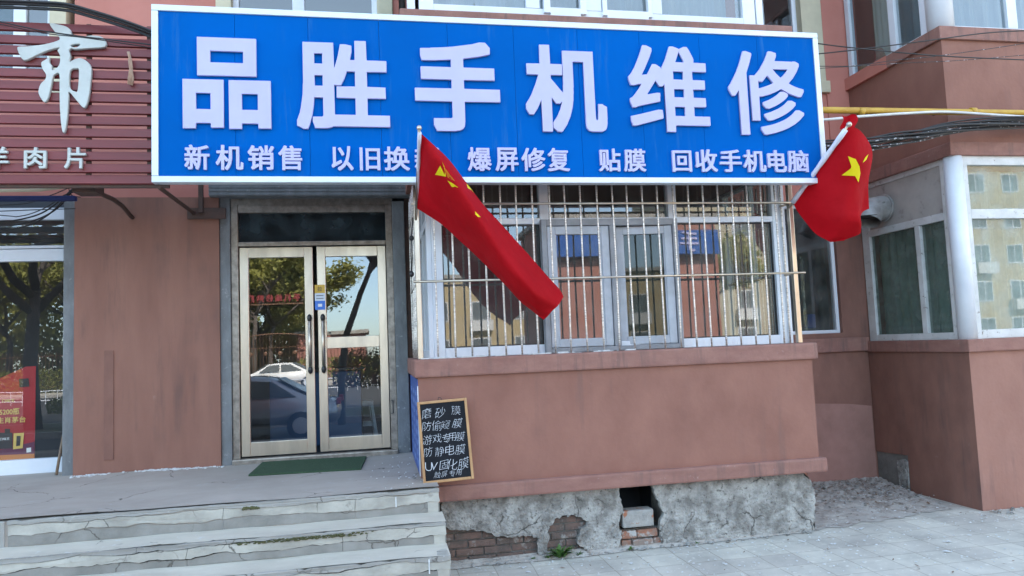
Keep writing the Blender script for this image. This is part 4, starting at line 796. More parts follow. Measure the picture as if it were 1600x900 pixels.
# ================================================================== BLUE SHOP SIGN
def glyph(key):
    return [[tuple(map(int, p.split(','))) for p in L.split()] for L in GLYPHS[key].split(';')]
def sign_char(key, x0, x1, z0, z1, y, depth, mt, parent, name='sign_character', bev=.003):
    loops = [[(x0+(x1-x0)*a/999, z0+(z1-z0)*b/999) for a, b in L] for L in glyph(key)]
    o = ppoly(name, loops, depth, mt, parent, bev)
    for v in o.data.vertices: v.co.y += y
    return o
SX0, SX1, SZ0, SZ1, SY = -1.675, 4.112, 3.208, 4.632, -1.72
T = thing('shop_sign', 'wide blue shop sign with large white characters in a pale frame above the door', 'sign', loc=((SX0+SX1)/2, SY, SZ0))
fw = .05
m_ = MB()
m_.box(SX0, SX1, SY, SY+.09, SZ0, SZ0+fw, bev=.006); m_.box(SX0, SX1, SY, SY+.09, SZ1-fw, SZ1, bev=.006)
m_.box(SX0, SX0+fw, SY+.001, SY+.089, SZ0+fw, SZ1-fw, bev=.006); m_.box(SX1-fw, SX1, SY+.001, SY+.089, SZ0+fw, SZ1-fw, bev=.006)
m_.build('frame', M['alu'], T)
m_ = MB(); n = 10; pw = (SX1-SX0-2*fw)/n
for k in range(n):
    x = SX0+fw+k*pw; m_.box(x+.001, x+pw-.001, SY+.012, SY+.03, SZ0+fw, SZ1-fw, bev=.002)
m_.build('panel', M['blue'], T)
MB().box(SX0+fw, SX1-fw, SY+.032, SY+.085, SZ0+fw, SZ1-fw).build('backing', M['greysteel'], T)
CY = SY-.022
def place_px(key, box, mt, parent, y, depth, bev=0.0):
    x0, y0, x1, y1 = box; cx, cyy = (x0+x1)/2, (y0+y1)/2
    return sign_char(key, at(x0, cyy, y).x, at(x1, cyy, y).x, at(cx, y1, y).z, at(cx, y0, y).z, y, depth, mt, parent, bev=bev)
for ch, bx in zip('品胜手机维修', ((285, 59, 423, 201), (463, 63, 608, 202), (648, 65, 781, 205), (821, 71, 947, 206), (983, 72, 1107, 206), (1139, 80, 1256, 211))):
    place_px('B'+ch, bx, M['letter'], T, CY+.008, .02, .002)
small = [('新', 288, 327), ('机', 337, 380), ('销', 387, 428), ('售', 435, 472), ('以', 518, 552), ('旧', 562, 594), ('换', 600, 640), ('新', 648, 688),
         ('爆', 731, 768), ('屏', 774, 810), ('修', 815, 852), ('复', 856, 890), ('贴', 936, 970), ('膜', 975, 1009),
         ('回', 1051, 1081), ('收', 1087, 1121), ('手', 1125, 1159), ('机', 1162, 1197), ('电', 1200, 1229), ('脑', 1231, 1264)]
for ch, a, b in small:
    t = (a-288)/(1264-288); yt = 226+ t*9; yb = 265 + t*4
    if ch == '旧': yt += 2
    if ch in '回': yt += 2
    place_px('S'+ch, (a, yt, b, yb), M['letter'], T, SY-.012, .022, 0)
# struts back to the wall
m_ = MB()
def strut(a, b, w_): m_.tube([a, b], w_, 4)
for a, b in ((at(248, 292, SY+.08), at(303, 333, -.06)), ((SX1-.1, SY+.1, SZ1-.05), (SX1-.1, FY-.01, SZ1-.05)), ((SX0+.12, SY+.1, SZ1-.05), (SX0+.12, FY-.01, SZ1-.05)), ((.2, SY+.1, SZ1-.04), (.2, FY-.01, SZ1-.04))):
    MB().tube([a, b], .022, 4).build('strut', M['rust'], T)
a = at(303, 333, -.06); m_.box(a.x-.06, a.x+.3, -.075, -.051, a.z-.06, a.z+.05); m_.box(a.x+.05, a.x+.09, -.1, -.052, a.z, a.z+.35)
m_.build('bracket', M['rust'], T)

# ================================================================== MAROON SLATTED SIGN
LY = -1.25
T = thing('slatted_sign', 'maroon slatted shop sign with pale raised characters left of the blue sign', 'sign', loc=(-3, LY, 3.29))
m_ = MB(); zt0, zb0 = at(120, 38, LY).z + .02, at(120, 288, LY).z; N = 14; ph = (zt0-zb0)/N; xr = -1.68; xl = -7
rnd = random.Random(3)
for k in range(N):
    z = zb0+k*ph; d = rnd.uniform(-.003, .003); dz = rnd.uniform(-.004, .004)
    bm = bmesh.new()
    prof = [(0, z+.004), (-.018, z+.010), (-.018, z+ph*.76), (-.004, z+ph*.83), (.008, z+ph*.83), (.008, z+.004)]
    m_.prism([(xl, LY+.02+y+d, zz+dz) for y, zz in prof], (xr-xl, 0, rnd.uniform(-.006, .006)))
m_.build('slat_panel', M['maroon'], T)
m_ = MB()
for x in (-6.2, -4.6, -3.3, -2.32, -1.85): m_.box(x, x+.035, LY+.031, LY+.06, zb0, zt0)
m_.box(xl, xr, LY+.03, LY+.065, zb0-.02, zb0+.02); m_.build('back_frame', M['rust'], T)
raw = [[(258, 55), (300, 60), (345, 72), (368, 92), (376, 122), (430, 124), (475, 118), (520, 122), (545, 138), (553, 160), (540, 179), (470, 184), (395, 190), (372, 186), (360, 197), (368, 225), (362, 256), (385, 243), (420, 236), (455, 255), (476, 290), (470, 380), (462, 440), (448, 485), (432, 493), (400, 458), (360, 412), (358, 440), (352, 530), (342, 605), (331, 625), (321, 600), (312, 500), (310, 400), (309, 320), (290, 318), (276, 332), (268, 372), (255, 430), (240, 462), (225, 462), (205, 430), (200, 405), (212, 370), (236, 345), (239, 320), (220, 290), (215, 260), (235, 245), (258, 232), (256, 256), (271, 276), (271, 298), (298, 284), (311, 262), (312, 222), (299, 196), (309, 181), (250, 196), (190, 221), (140, 245), (118, 243), (100, 215), (90, 185), (100, 176), (150, 174), (230, 164), (298, 146), (310, 130), (280, 92)],
       [(366, 302), (399, 290), (411, 302), (405, 400), (390, 409), (363, 386)], [(398, 180), (418, 163), (380, 165), (368, 174)]]
yb = LY-.035
def smooth_loop(L, n=3):
    out = []; N = len(L)
    for i in range(N):
        p0, p1, p2, p3 = (Vector(L[(i+k-1) % N]) for k in range(4))
        for k in range(n):
            t = k/n; out.append(tuple(.5*((2*p1)+(-p0+p2)*t+(2*p0-5*p1+4*p2-p3)*t*t+(-p0+3*p1-3*p2+p3)*t**3)))
    return out
loops = [[(q.x, q.z) for q in (at(x/3.333, y/3.333+20, yb) for x, y in smooth_loop(L))] for L in raw]
o = ppoly('sign_character', loops, .028, M['greyletter'], T, .003)
for v in o.data.vertices: v.co.y += yb
for key, bx in (('S羊', (-22, 229, 13, 263)), ('S肉', (37, 230, 72, 263)), ('S片', (100, 230, 134, 263))): place_px(key, bx, M['greyletter'], T, LY-.03, .03, .002)
m_ = MB()
pts = [at(*q) for q in ((150, 300, -1.0), (178, 312, -.6), (192, 322, -.3), (207, 340, -.06))]
m_.tube(pts, .022, 5); a = at(150, 298, -1.0); m_.box(a.x-.15, a.x+.03, -1.1, -.9, a.z-.03, a.z+.06); m_.build('bracket', M['rust'], T)
# twine loop on the slats
pts = [at(*q, LY-.03) for q in ((200, 81), (203, 92), (205, 108), (203, 120), (202, 131), (206, 133), (208, 122), (205, 108), (204, 92), (201, 81))]
m_ = MB(); m_.tube(pts, .010, 6)
for dx in (-.008, .004, .012): m_.tube([p+Vector((dx, -.006, -.004)) for p in pts[1:5]], .006, 5)
tag(m_.build('twine_loop', M['twine']), 'pinkish twine hanging from a slat of the maroon sign', 'twine')
# blue awning edge and cable tangle below the slats
m_ = MB(); a = at(0, 305, -.55); b = at(118, 302, -.55); m_.box(-6.5, b.x, -.56, -.5, a.z-.05, a.z-.005, bev=.01)
tag(m_.build('awning_edge', mat('dark_blue_tarp', (.005, .015, .09), (.008, .02, .12), .6, nscale=6)), 'rolled dark blue awning under the maroon slatted sign', 'awning')
m_ = MB(); m_.tube([at(-10, 298, -.6), at(60, 297, -.6), at(110, 291, -.6)], .015, 8)
tag(m_.build('pale_conduit', M['cream']), 'pale cream conduit under the maroon slatted sign', 'pipe')

def cable(name, pts, r, mt, label, group=None, sub=6, n=6):
    pts = [Vector(p) for p in pts]; out = []
    if pts[-1].x > 6.4: pts.append(pts[-1]+(pts[-1]-pts[-2])*6)      # runs on past the frame
    if pts[0].x < -2.9: pts.insert(0, pts[0]+(pts[0]-pts[1])*7)
    for i in range(len(pts)-1):
        p0, p1, p2, p3 = pts[max(0, i-1)], pts[i], pts[i+1], pts[min(len(pts)-1, i+2)]
        for k in range(sub):
            t = k/sub; out.append(.5*((2*p1)+(-p0+p2)*t+(2*p0-5*p1+4*p2-p3)*t*t+(-p0+3*p1-3*p2+p3)*t**3))
    out.append(pts[-1]); return tag(MB().tube(out, r, n).build(name, mt), label, 'cable', group)
CB = lambda l, y: [at(px, py, y) for px, py in l]
T = thing('cable_bundle', 'thick black cables drooping across the top of the maroon sign', 'cables', loc=tuple(at(100, 10, -1.42)))
for k, (dy, dz) in enumerate(((0, 0), (.02, -.018), (-.02, .016), (.01, .02), (0, -.034))):
    p = [q+Vector((0, dy, dz)) for q in CB([(-60, 7), (0, 6), (60, 8), (105, 11), (140, 20), (180, 32), (215, 44), (250, 58)], -1.42)]
    o = cable('cable', p, .011 if k < 4 else .008, M['cable'], None); par(o, T)
    for q in ('category', 'label'):
        if q in o: del o[q]
T = thing('cable_tangle', 'tangle of dark cables looping below the maroon sign over the shop window', 'cables', loc=tuple(at(80, 320, -.35)))
tang = [[(-20, 354), (20, 352), (60, 342), (90, 325), (112, 300), (125, 288)], [(-20, 347), (25, 344), (65, 333), (95, 312), (116, 292)], [(-20, 360), (15, 359), (50, 350), (80, 332), (105, 305), (118, 290)], [(-20, 335), (30, 338), (70, 325), (100, 305), (128, 296), (122, 286), (108, 291), (112, 305), (126, 308)], [(-20, 322), (40, 318), (85, 303), (110, 292)], [(0, 330), (50, 328), (118, 326)]]
for k, l in enumerate(tang):
    o = cable('cable', CB(l, -.35-.03*k), .007 if k < 3 else .0045, M['cable'], None); par(o, T)
    for q in ('category', 'label'):
        if q in o: del o[q]
cable('overhead_cable', CB([(-40, 27), (0, 34), (60, 47), (120, 56), (180, 63), (245, 71)], -1.5), .0055, M['cable'], 'upper thin black cable crossing the pale brush character on the maroon sign')
cable('overhead_cable', CB([(-40, 33), (0, 38), (70, 52), (140, 60), (245, 76)], -1.47), .004, M['cable'], 'lower thin black cable crossing the maroon slatted sign')
cable('overhead_cable', CB([(1240, 62), (1278, 68), (1344, 76), (1450, 86), (1540, 91), (1660, 96)], -1.55), .006, M['cable'], 'thin black cable sloping down to the right past the brown upper bay')
cable('overhead_cable', CB([(1240, 88), (1280, 84), (1344, 77), (1454, 63), (1536, 52), (1600, 48), (1660, 46)], -1.5), .006, M['cable'], 'thin black cable climbing to the right across the brown upper bay')
cable('overhead_cable', CB([(1260, 103), (1330, 103), (1392, 95), (1460, 88), (1540, 77), (1600, 68), (1660, 58)], -1.45), .0035, M['cablepale'], 'upper thin frayed cable with white flecks beside the brown upper bay')
cable('overhead_cable', CB([(1260, 108), (1360, 102), (1420, 98), (1490, 95), (1600, 86), (1660, 80)], -1.42), .003, M['cablepale'], 'lower thin frayed cable with white flecks beside the brown upper bay')
T = thing('cable_bundle', 'thick bundle of black cables sagging below the yellow pipe in front of the brown bay', 'cables', loc=tuple(at(1400, 215, -1.42)))
rnd = random.Random(9)
basep = CB([(1230, 234), (1295, 229), (1350, 226), (1400, 217), (1440, 210), (1480, 201), (1540, 194), (1600, 190), (1680, 187)], -1.42)
for k in range(13):
    a = k*2.4; r_ = .058*math.sqrt((k+.5)/13)
    p = [q+Vector((0, math.cos(a+i*.5)*r_, math.sin(a+i*.5)*r_*1.15+rnd.uniform(-.006, .006))) for i, q in enumerate(basep)]
    o = cable('cable', p, rnd.choice((.007, .009, .011)), M['cable'] if k % 3 else M['cablepale'], None); par(o, T)
    for q in ('category', 'label'):
        if q in o: del o[q]
m_ = MB(); p = [at(1200, 170, -1.31), at(1290, 172, -1.31), at(1690, 178, -1.31), at(1690, 178, -1.31)+Vector((3.4, 0, .01))]; m_.tube(p, .032, 14)
T = m_.build('gas_pipe', M['yellowpipe']); tag(T, 'yellow painted gas pipe running across the brown bay right of the blue sign', 'pipe')
m_ = MB()
for px in (1345, 1520): q = at(px, 174, -1.31); m_.tube([q-Vector((.03, 0, 0)), q+Vector((.03, 0, 0))], .038, 14)
m_.build('pipe_joint', M['yellowpipe'], T)
m_ = MB()
for px in (1470, 1590): q = at(px, 174, -1.31); m_.box(q.x-.01, q.x+.01, -1.31, RY+.0, q.z-.012, q.z+.012)
m_.build('clip', M['rust'], T)
cable('white_pipe', CB([(1200, 193), (1290, 187), (1345, 182), (1420, 177), (1480, 175), (1560, 180), (1660, 186)], -1.36), .014, M['whitepipe'], 'thin white plastic pipe hanging just below the yellow gas pipe')
bpy.data.objects['white_pipe']['category'] = 'pipe'

# flue through the sooty panel
c = Vector((RX+.045, atx(1378, 325, RX).y, atx(1378, 325, RX).z)); e = c+Vector((-.36, -.1, -.08))
T = thing('flue_pipe', 'sooty galvanised flue elbow sticking out of the side bay panel', 'pipe', loc=tuple(c))
m_ = MB()
pts = [c+Vector((.1, 0, .0)), c+Vector((-.06, 0, 0)), c+Vector((-.17, -.01, -.02)), c+Vector((-.25, -.03, -.08)), c+Vector((-.29, -.05, -.17))]
m_.tube(pts, .145, 24, caps=False); pass
m_.build('elbow', M['flue'], T)
MB().tube([pts[-1]-Vector((0, 0, -.06)), pts[-1]-Vector((0, 0, -.05))], .138, 24).build('flue_mouth', M['crack'], T)
m_ = MB(); m_.tube([c+Vector((-.035, 0, 0)), c+Vector((-.024, 0, 0))], .165, 24); m_.build('collar', M['flue'], T)

# ================================================================== WINDOW GRILLE
GY = -1.365
T = thing('window_grille', 'stainless steel burglar grille of ringed bars over the bay window', 'window grille', loc=(2.15, GY, 1.757))
gx0, gx1 = .365, 3.925; gz0, gz1 = 1.757, 3.36
def gbar(name, a, b, r, mt='steelbar', n=8): return MB().tube([a, b], r, n).build(name, M[mt], T)
for x, yv in ((gx0, GY), (gx1, GY)): MB().box(x-.022, x+.022, yv-.022, yv+.022, gz0, gz1, bev=.004).build('corner_post', M['steel'], T)
for z in (2.42, 3.095):
    MB().tube([(gx0-.04, GY-.022, z), (gx1+.1, GY-.022, z)], .0105, 8).build('rail', M['steel'], T)
    for x in (gx0, gx1): MB().tube([(x, GY, z-.004), (x, -.02, z-.004)], .0105, 8).build('rail', M['steel'], T)
def ringbar(x, y, r=.0082):
    m_ = MB(); bx_, by_ = random.uniform(-.006, .006), random.uniform(-.004, .004); P_ = lambda z: (x+bx_*math.sin((z-gz0)*1.9), y+by_*math.sin((z-gz0)*1.7), z)
    m_.tube([P_(gz0+(gz1-gz0)*k/8) for k in range(9)], r, 8)
    z = gz0+.06+random.random()*.05
    while z < gz1-.1:
        for k in range(5): m_.tube([P_(z+k*.018), P_(z+k*.018+.009)], r+.0016, 8)
        z += .19
    return m_.build('bar', M['steelbar'], T)
for k in range(23): ringbar(gx0 + (gx1-gx0)*(k+1)/24 + random.uniform(-.006, .006), GY)
for k in range(8):
    y = GY+.15+k*.15; ringbar(gx0, y); ringbar(gx1, y)
# black cord hanging on the left side of the grille
m_ = MB(); p = [at(645, 340, -1.1), at(643, 372, -1.1), at(644, 400, -1.1), at(643, 428, -1.1)]; m_.tube(p, .007, 6); m_.ball(p[1], .022, (1, 1, 1.2), 8); m_.ball(p[3], .022, (1, 1, 1.4), 8)
tag(m_.build('black_cord', M['black']), 'black cord with two plugs hanging beside the window grille', 'cord')

# ================================================================== FLAGS
def catmull(P, n):
    out = []
    for i in range(len(P)-1):
        p0, p1, p2, p3 = P[max(0, i-1)], P[i], P[i+1], P[min(len(P)-1, i+2)]
        for k in range(n):
            t = k/n; out.append(.5*((2*p1)+(-p0+p2)*t+(2*p0-5*p1+4*p2-p3)*t*t+(-p0+3*p1-3*p2+p3)*t**3))
    out.append(P[-1]); return out
def cloth(rows, n1, n2, rip, seed):
    """rows of control points -> smooth sheet with small ripples"""
    A = [catmull([at(*q) for q in r_], n1) for r_ in rows]
    cols = list(zip(*A)); G = [catmull(list(c_), n2) for c_ in cols]   # G[j][i]
    rnd = random.Random(seed); m_ = MB(); nj, ni = len(G), len(G[0])
    ph = [rnd.uniform(0, 6) for _ in range(4)]
    for j in range(nj):
        for i in range(ni):
            s, t = j/(nj-1), i/(ni-1)
            G[j][i] = G[j][i] + Vector((0, 1, .2))*rip*t*(math.sin(9*t+5*s+ph[0])+.5*(abs(math.sin(7*s+4*t+ph[3]))-.6)+.6*math.sin(17*s-6*t+ph[1])+.4*math.sin(23*t+11*s+ph[2]))
    for j in range(nj-1):
        for i in range(ni-1): m_.quad(G[j][i], G[j+1][i], G[j+1][i+1], G[j][i+1], smooth=True)
    return m_
def weld(o, d=.0005):
    bm = bmesh.new(); bm.from_mesh(o.data); bmesh.ops.remove_doubles(bm, verts=bm.verts[:], dist=d); bmesh.ops.recalc_face_normals(bm, faces=bm.faces[:]); bm.to_mesh(o.data); bm.free()
    for p in o.data.polygons: p.use_smooth = True
    return o
def patch(flag_obj, poly, mt, parent, name='star', off=.005):
    """a piece of star sewn on the cloth: the outline laid on the cloth's surface"""
    bv = BVHTree.FromPolygons([v.co for v in flag_obj.data.vertices], [p.vertices[:] for p in flag_obj.data.polygons])
    pts = jag(poly, 0, 2.0); m_ = MB(); P = []
    for px, py in pts:
        d = ray(px, py).normalized(); h = bv.ray_cast(CAM, d)
        if h[0] is None: 
            h = bv.find_nearest(CAM + d*6)
        P.append(h[0]-d*off)
    cx = sum(p[0] for p in poly)/len(poly); cyy = sum(p[1] for p in poly)/len(poly)
    bm = bmesh.new(); vs_ = [bm.verts.new(p) for p in P]; f_ = bm.faces.new(vs_); bmesh.ops.triangulate(bm, faces=[f_])
    m_.add(bm); o = m_.build(name, mt, parent); return o
F1 = thing('national_flag', 'red flag with yellow stars streaming on a short pole before the bay window', 'flag', 'red flags on the window grille', loc=tuple(at(651, 332, -1.42)))
rows = [[(656, 207, -2.30), (654, 232, -2.12), (652.5, 270, -1.86), (650.5, 325, -1.52)],
        [(677, 226, -2.18), (675, 243, -2.24), (672, 290, -2.0), (668, 336, -1.58)],
        [(702, 250, -2.06), (696, 264, -2.26), (692, 310, -2.0), (692, 352, -1.64)],
        [(730, 287, -1.95), (717, 293, -2.26), (714, 338, -2.02), (717, 375, -1.7)],
        [(757, 322, -1.87), (741, 328, -2.26), (738, 366, -2.04), (742, 398, -1.72)],
        [(785, 352, -1.82), (762, 360, -2.25), (762, 398, -2.04), (768, 424, -1.76)],
        [(810, 380, -1.78), (782, 389, -2.24), (784, 428, -2.06), (790, 446, -1.8)],
        [(835, 408, -1.77), (803, 416, -2.24), (806, 454, -2.06), (814, 472, -1.84)],
        [(858, 434, -1.78), (824, 441, -2.22), (828, 471, -2.08), (832, 486, -1.88)],
        [(874, 452, -1.80), (840, 457, -2.18), (841, 481, -2.06), (843, 495, -1.9)],
        [(880, 463, -1.84), (874, 474, -1.96), (862, 488, -2.0), (850, 500, -1.92)]]
c1 = weld(cloth(rows, 8, 5, .010, 3).build('cloth', M['flag'], F1))
for pl, mt in (([(680, 273), (686, 262), (691, 253), (694, 260), (697, 276)], 'star'), ([(694, 261), (704, 274), (711, 283), (699, 277)], 'starorange'), ([(699, 282), (708, 287), (716, 293), (706, 292)], 'star'), ([(729, 287), (734, 292), (739, 298), (731, 294)], 'star'), ([(742, 330), (746, 334), (751, 339), (747, 339), (743, 335)], 'star')):
    patch(c1, pl, M[mt], F1)
pa, pb = at(655, 200, -2.34), at(650, 336, -1.44)
MB().tube([pb + (pb-pa)*.06, pa], .010, 10).build('pole', M['steel'], F1)
MB().ball(pa, .02).build('finial', M['steel'], F1)
# the hoist sleeve round the pole
def sleeve(a, b, w_, parent):
    m_ = MB(); m_.tube([a.lerp(b, k/10) for k in range(11)], [w_*(1+.12*math.sin(k*2.1)) for k in range(11)], 10); return m_.build('sleeve', M['sleeve'], parent)
sleeve(at(655.6, 207, -2.315), at(651.2, 322, -1.525), .014, F1)
F2 = thing('national_flag', 'red flag with one large yellow star drooping from a slanted pole beside the blue sign', 'flag', 'red flags on the window grille', loc=tuple(at(1237, 320, -1.39)))
rows = [[(1325, 196, -2.1), (1345, 205, -2.04), (1363, 237, -1.94), (1357, 285, -1.86), (1358, 326, -1.84)],
        [(1303, 227, -1.93), (1330, 246, -2.02), (1352, 262, -1.98), (1349, 300, -1.88), (1347, 333, -1.85)],
        [(1281, 257, -1.76), (1304, 284, -1.88), (1328, 305, -1.94), (1340, 328, -1.94), (1344, 350, -1.88)],
        [(1259, 288, -1.59), (1280, 318, -1.72), (1305, 340, -1.84), (1328, 356, -1.88), (1344, 365, -1.84)],
        [(1238, 318, -1.43), (1252, 341, -1.5), (1278, 367, -1.62), (1300, 378, -1.72), (1318, 376, -1.78)]]
c2 = weld(cloth(rows, 8, 8, .022, 8).build('cloth', M['flag'], F2))
m_ = MB()
for k in range(6):
    s, t = k/6, (k+1)/6
    f_ = lambda u, v: at(1315+ (1338-1315)*u + 3*math.sin(v*5), 180+22*v+ (1-v)*2*math.sin(u*6), -1.95+.03*math.sin(u*5))
    for j in range(5): m_.quad(f_(s, j/5), f_(t, j/5), f_(t, (j+1)/5), f_(s, (j+1)/5), smooth=True)
weld(m_.build('cloth_corner', M['flag'], F2))
patch(c2, [(1325, 244), (1331, 246.5), (1337, 248.5), (1343, 260), (1344.5, 271), (1341.5, 285), (1336, 275), (1315, 274), (1331, 262)], M['star'], F2, off=.009)
patch(c2, [(1348, 254), (1352, 246), (1357, 241), (1354, 249), (1350, 253)], M['star'], F2, off=.012)
pa, pb = at(1325.5, 195, -2.11), at(1237, 319, -1.42)
MB().tube([pb+(pb-pa)*.05, pa], .011, 10).build('pole', M['steel'], F2)
MB().ball(pa+Vector((0, -.01, 0)), .024).build('finial', M['steel'], F2)
sleeve(at(1321, 203, -2.085), at(1239, 316, -1.45), .023, F2)

# ================================================================== CHALKBOARD, POSTERS, MAT, STICK
def frame_from(a, b, c_):
    """origin a, x axis a->b, z axis a->c"""
    x = (b-a).normalized(); z = (c_-a); z = (z - x*z.dot(x)).normalized(); y = z.cross(x)
    return Matrix(((x.x, y.x, z.x, a.x), (x.y, y.y, z.y, a.y), (x.z, y.z, z.z, a.z), (0, 0, 0, 1)))
A, Bp, Cc = at(661.5, 757, -1.60), at(741, 748, -1.60), at(656, 628, -1.475)
T = thing('chalkboard', 'small wooden framed chalkboard with white handwriting leaning on the brown bay wall', 'chalkboard', loc=tuple(A))
X = frame_from(A, Bp, Cc); W_, H_ = (Bp-A).length, (Cc-A).length
def local(o): o.data.transform(X); return o
m_ = MB(); t = .022
m_.box(0, t, 0, .022, 0, H_, bev=.004); m_.box(W_-t, W_, 0, .022, 0, H_, bev=.004); m_.box(t, W_-t, .001, .021, 0, t, bev=.004); m_.box(t, W_-t, .001, .021, H_-t, H_, bev=.004)
local(m_.build('frame', M['wood'], T))
local(MB().box(t, W_-t, .008, .016, t, H_-t).build('board', M['chalkboard'], T))
m_ = MB(); m_.tube([(W_*.42, .01, H_), (W_*.44, .008, H_+.025), (W_*.48, .01, H_+.02), (W_*.5, .01, H_)], .003, 6); local(m_.build('hanger', M['black'], T))
def textmesh(txt, size, mt, name, parent, shear=0., off=-.006, ext=.0008, jit=0, seed=1):
    c = bpy.data.curves.new(name, 'FONT'); c.body = txt; c.size = size; c.shear = shear; c.offset = off; c.extrude = ext; c.resolution_u = 3; c.fill_mode = 'BOTH'
    t_ = bpy.data.objects.new('tmp', c); COL.objects.link(t_); dg = bpy.context.evaluated_depsgraph_get()
    me = bpy.data.meshes.new_from_object(t_.evaluated_get(dg)); bpy.data.objects.remove(t_); bpy.data.curves.remove(c)
    for v in me.vertices: v.co = Vector((v.co.x, -v.co.z, v.co.y))
    me.materials.clear(); me.materials.append(mt); o = bpy.data.objects.new(name, me); COL.objects.link(o)
    if parent: par(o, parent)
    return o
rnd = random.Random(12)
def chalkline(chars, v, hgt, x0=.07, x1=.93):
    """chars: (char, u centre); written by hand, each a bit different"""
    for ch, u_ in chars:
        s = hgt*rnd.uniform(.98, 1.2); w1, w2, w3 = (rnd.uniform(0, 6.3) for _ in range(3)); o = textmesh(ch, s, M['chalk'], 'chalk_character', T, shear=rnd.uniform(.08, .3), off=-.0165*s)
        for v_ in o.data.vertices: v_.co.x += s*.022*math.sin(v_.co.z/s*6+w1); v_.co.z += s*(.035*math.sin(v_.co.x/s*5+w2)+.06*(v_.co.x/s-.5)*math.sin(w3))
        bb = [v_.co for v_ in o.data.vertices]; cx = (min(p.x for p in bb)+max(p.x for p in bb))/2; cz = (min(p.z for p in bb)+max(p.z for p in bb))/2
        o.data.transform(Matrix.Translation((W_*u_, .0065, H_*v+rnd.uniform(-.004, .004))) @ Matrix.Rotation(R(rnd.uniform(-5, 4)), 4, 'Y') @ Matrix.Translation((-cx, 0, -cz)))
        local(o)
chalkline([('磨', .17), ('砂', .44), ('膜', .76)], .85, .082)
chalkline([('防', .15), ('偷', .36), ('窥', .53), ('膜', .77)], .69, .078)
chalkline([('游', .15), ('戏', .34), ('专', .52), ('用', .64), ('膜', .80)], .53, .076)
chalkline([('防', .14), ('静', .37), ('电', .57), ('膜', .78)], .375, .08)
chalkline([('U', .13), ('V', .25), ('固', .43), ('化', .60), ('膜', .82)], .20, .085)
chalkline([('触', .28), ('屏', .42), ('专', .58), ('用', .71)], .095, .05)

# the word on the yellow pull sticker of the right door leaf
o = textmesh('拉', .05, M['black'], 'lettering', None, off=0, ext=.0006)
bb = [v.co for v in o.data.vertices]; cx = (min(p.x for p in bb)+max(p.x for p in bb))/2; cz = (min(p.z for p in bb)+max(p.z for p in bb))/2
o.data.transform(Matrix.Translation(((xa+xb)/2-cx, .0065, (zz[0]+zz[1])/2-cz))); par(o, st)
for k in range(2): MB().box(xa+.015, xb-.015, .0066, .0078, zz[1]-.03-.03*k, zz[1]-.02-.03*k).build('print', M['greyframe'], D)
MB().box(xa+.03, xb-.03, .0066, .0078, (zz[2]+zz[3])/2-.015, (zz[2]+zz[3])/2+.015).build('print', M['pvc'], D)
# fixing screws along the sign frame, dust line on its lower edge
# blue poster on the bay's side wall
T = tag(MB().box(BX0-.006, BX0-.001, -1.385, -.02, .78, 1.585).build('blue_poster', M['posterblue']), 'faded blue poster with pale print on the side of the bay by the door', 'poster')
m_ = MB(); rnd = random.Random(2)
for k in range(3):
    y = -1.25+k*.4
    for r_ in range(8):
        z = 1.48-r_*.085; m_.box(BX0-.0085, BX0-.0065, y, y+.2+rnd.random()*.05, z-.045, z)
m_.build('print', M['posterwhite'], T)
MB().box(BX0-.008, BX0-.0005, -1.40, -1.386, .78, 1.53).build('edge_strip', M['pvc'], T)
# doormat
m_ = MB(); q = [(-1.16, -.70), (-.17, -.80), (-.13, -.12), (-1.13, -.04)]
m_.prism([(x, y, land(x, y)+.002) for x, y in q], (0, 0, .014)); tag(m_.build('doormat', M['mat']), 'flat green turf doormat in front of the shop door', 'doormat')
# stick
a, b = at(88, 744, .02), at(109, 620, .17); a.z = land(a.x, a.y)+.01
T = MB().tube([a, a.lerp(b, .3), a.lerp(b, .62)+Vector((.004, 0, 0)), b], [.013, .0125, .012, .011], 8).build('wooden_stick', M['stick']); tag(T, 'weathered wooden stick leaning by the white shop window frame', 'stick')
# red poster inside the left window
T = thing('red_poster', 'red advertising poster standing inside the left shop window', 'poster', loc=(-3.5, .32, .95))
yq = .335
def PP(l): return [(p.x, p.z) for p in (at(px, py, yq) for px, py in l)]
def plate(name, l, mt, d, parent):
    o = ppoly(name, [PP(l)], .003, mt, parent)
    for v in o.data.vertices: v.co.y += yq-d
    return o
RED = mat('poster_red', (.42, .012, .02), (.36, .01, .02), .4, nscale=2); YEL = mat('poster_yellow', (.75, .5, .12), rough=.5); DRK = mat('poster_dark', (.03, .02, .02), rough=.5); ORG = mat('poster_orange', (.6, .2, .04), rough=.5); PUR = mat('poster_purple', (.12, .015, .05), rough=.5)
plate('sheet', [(-60, 640), (-20, 600), (20, 582), (40, 573), (56, 572), (54, 718), (-60, 723)], RED, 0, T)
plate('orange_base', [(-60, 714), (54, 709), (54, 718), (-60, 723)], ORG, .004, T)
plate('purple_band', [(-60, 706), (0, 703), (54, 690), (54, 708.5), (-60, 713)], PUR, .004, T)
plate('pack', [(-4, 676), (8, 676), (8, 670), (16, 670), (16, 676), (20, 676), (20, 700), (-4, 702)], DRK, .008, T)
plate('yellow_pack', [(22, 677), (38, 676), (36, 700), (21, 702)], YEL, .008, T); plate('pack_label', [(27, 681), (33, 681), (32, 696), (26, 697)], DRK, .012, T)
plate('camera_shape', [(30, 592), (45, 591), (46, 604), (31, 605)], DRK, .006, T)
plate('white_square', [(42, 700), (49, 699), (49, 706), (42, 707)], M['plasticw'], .008, T)
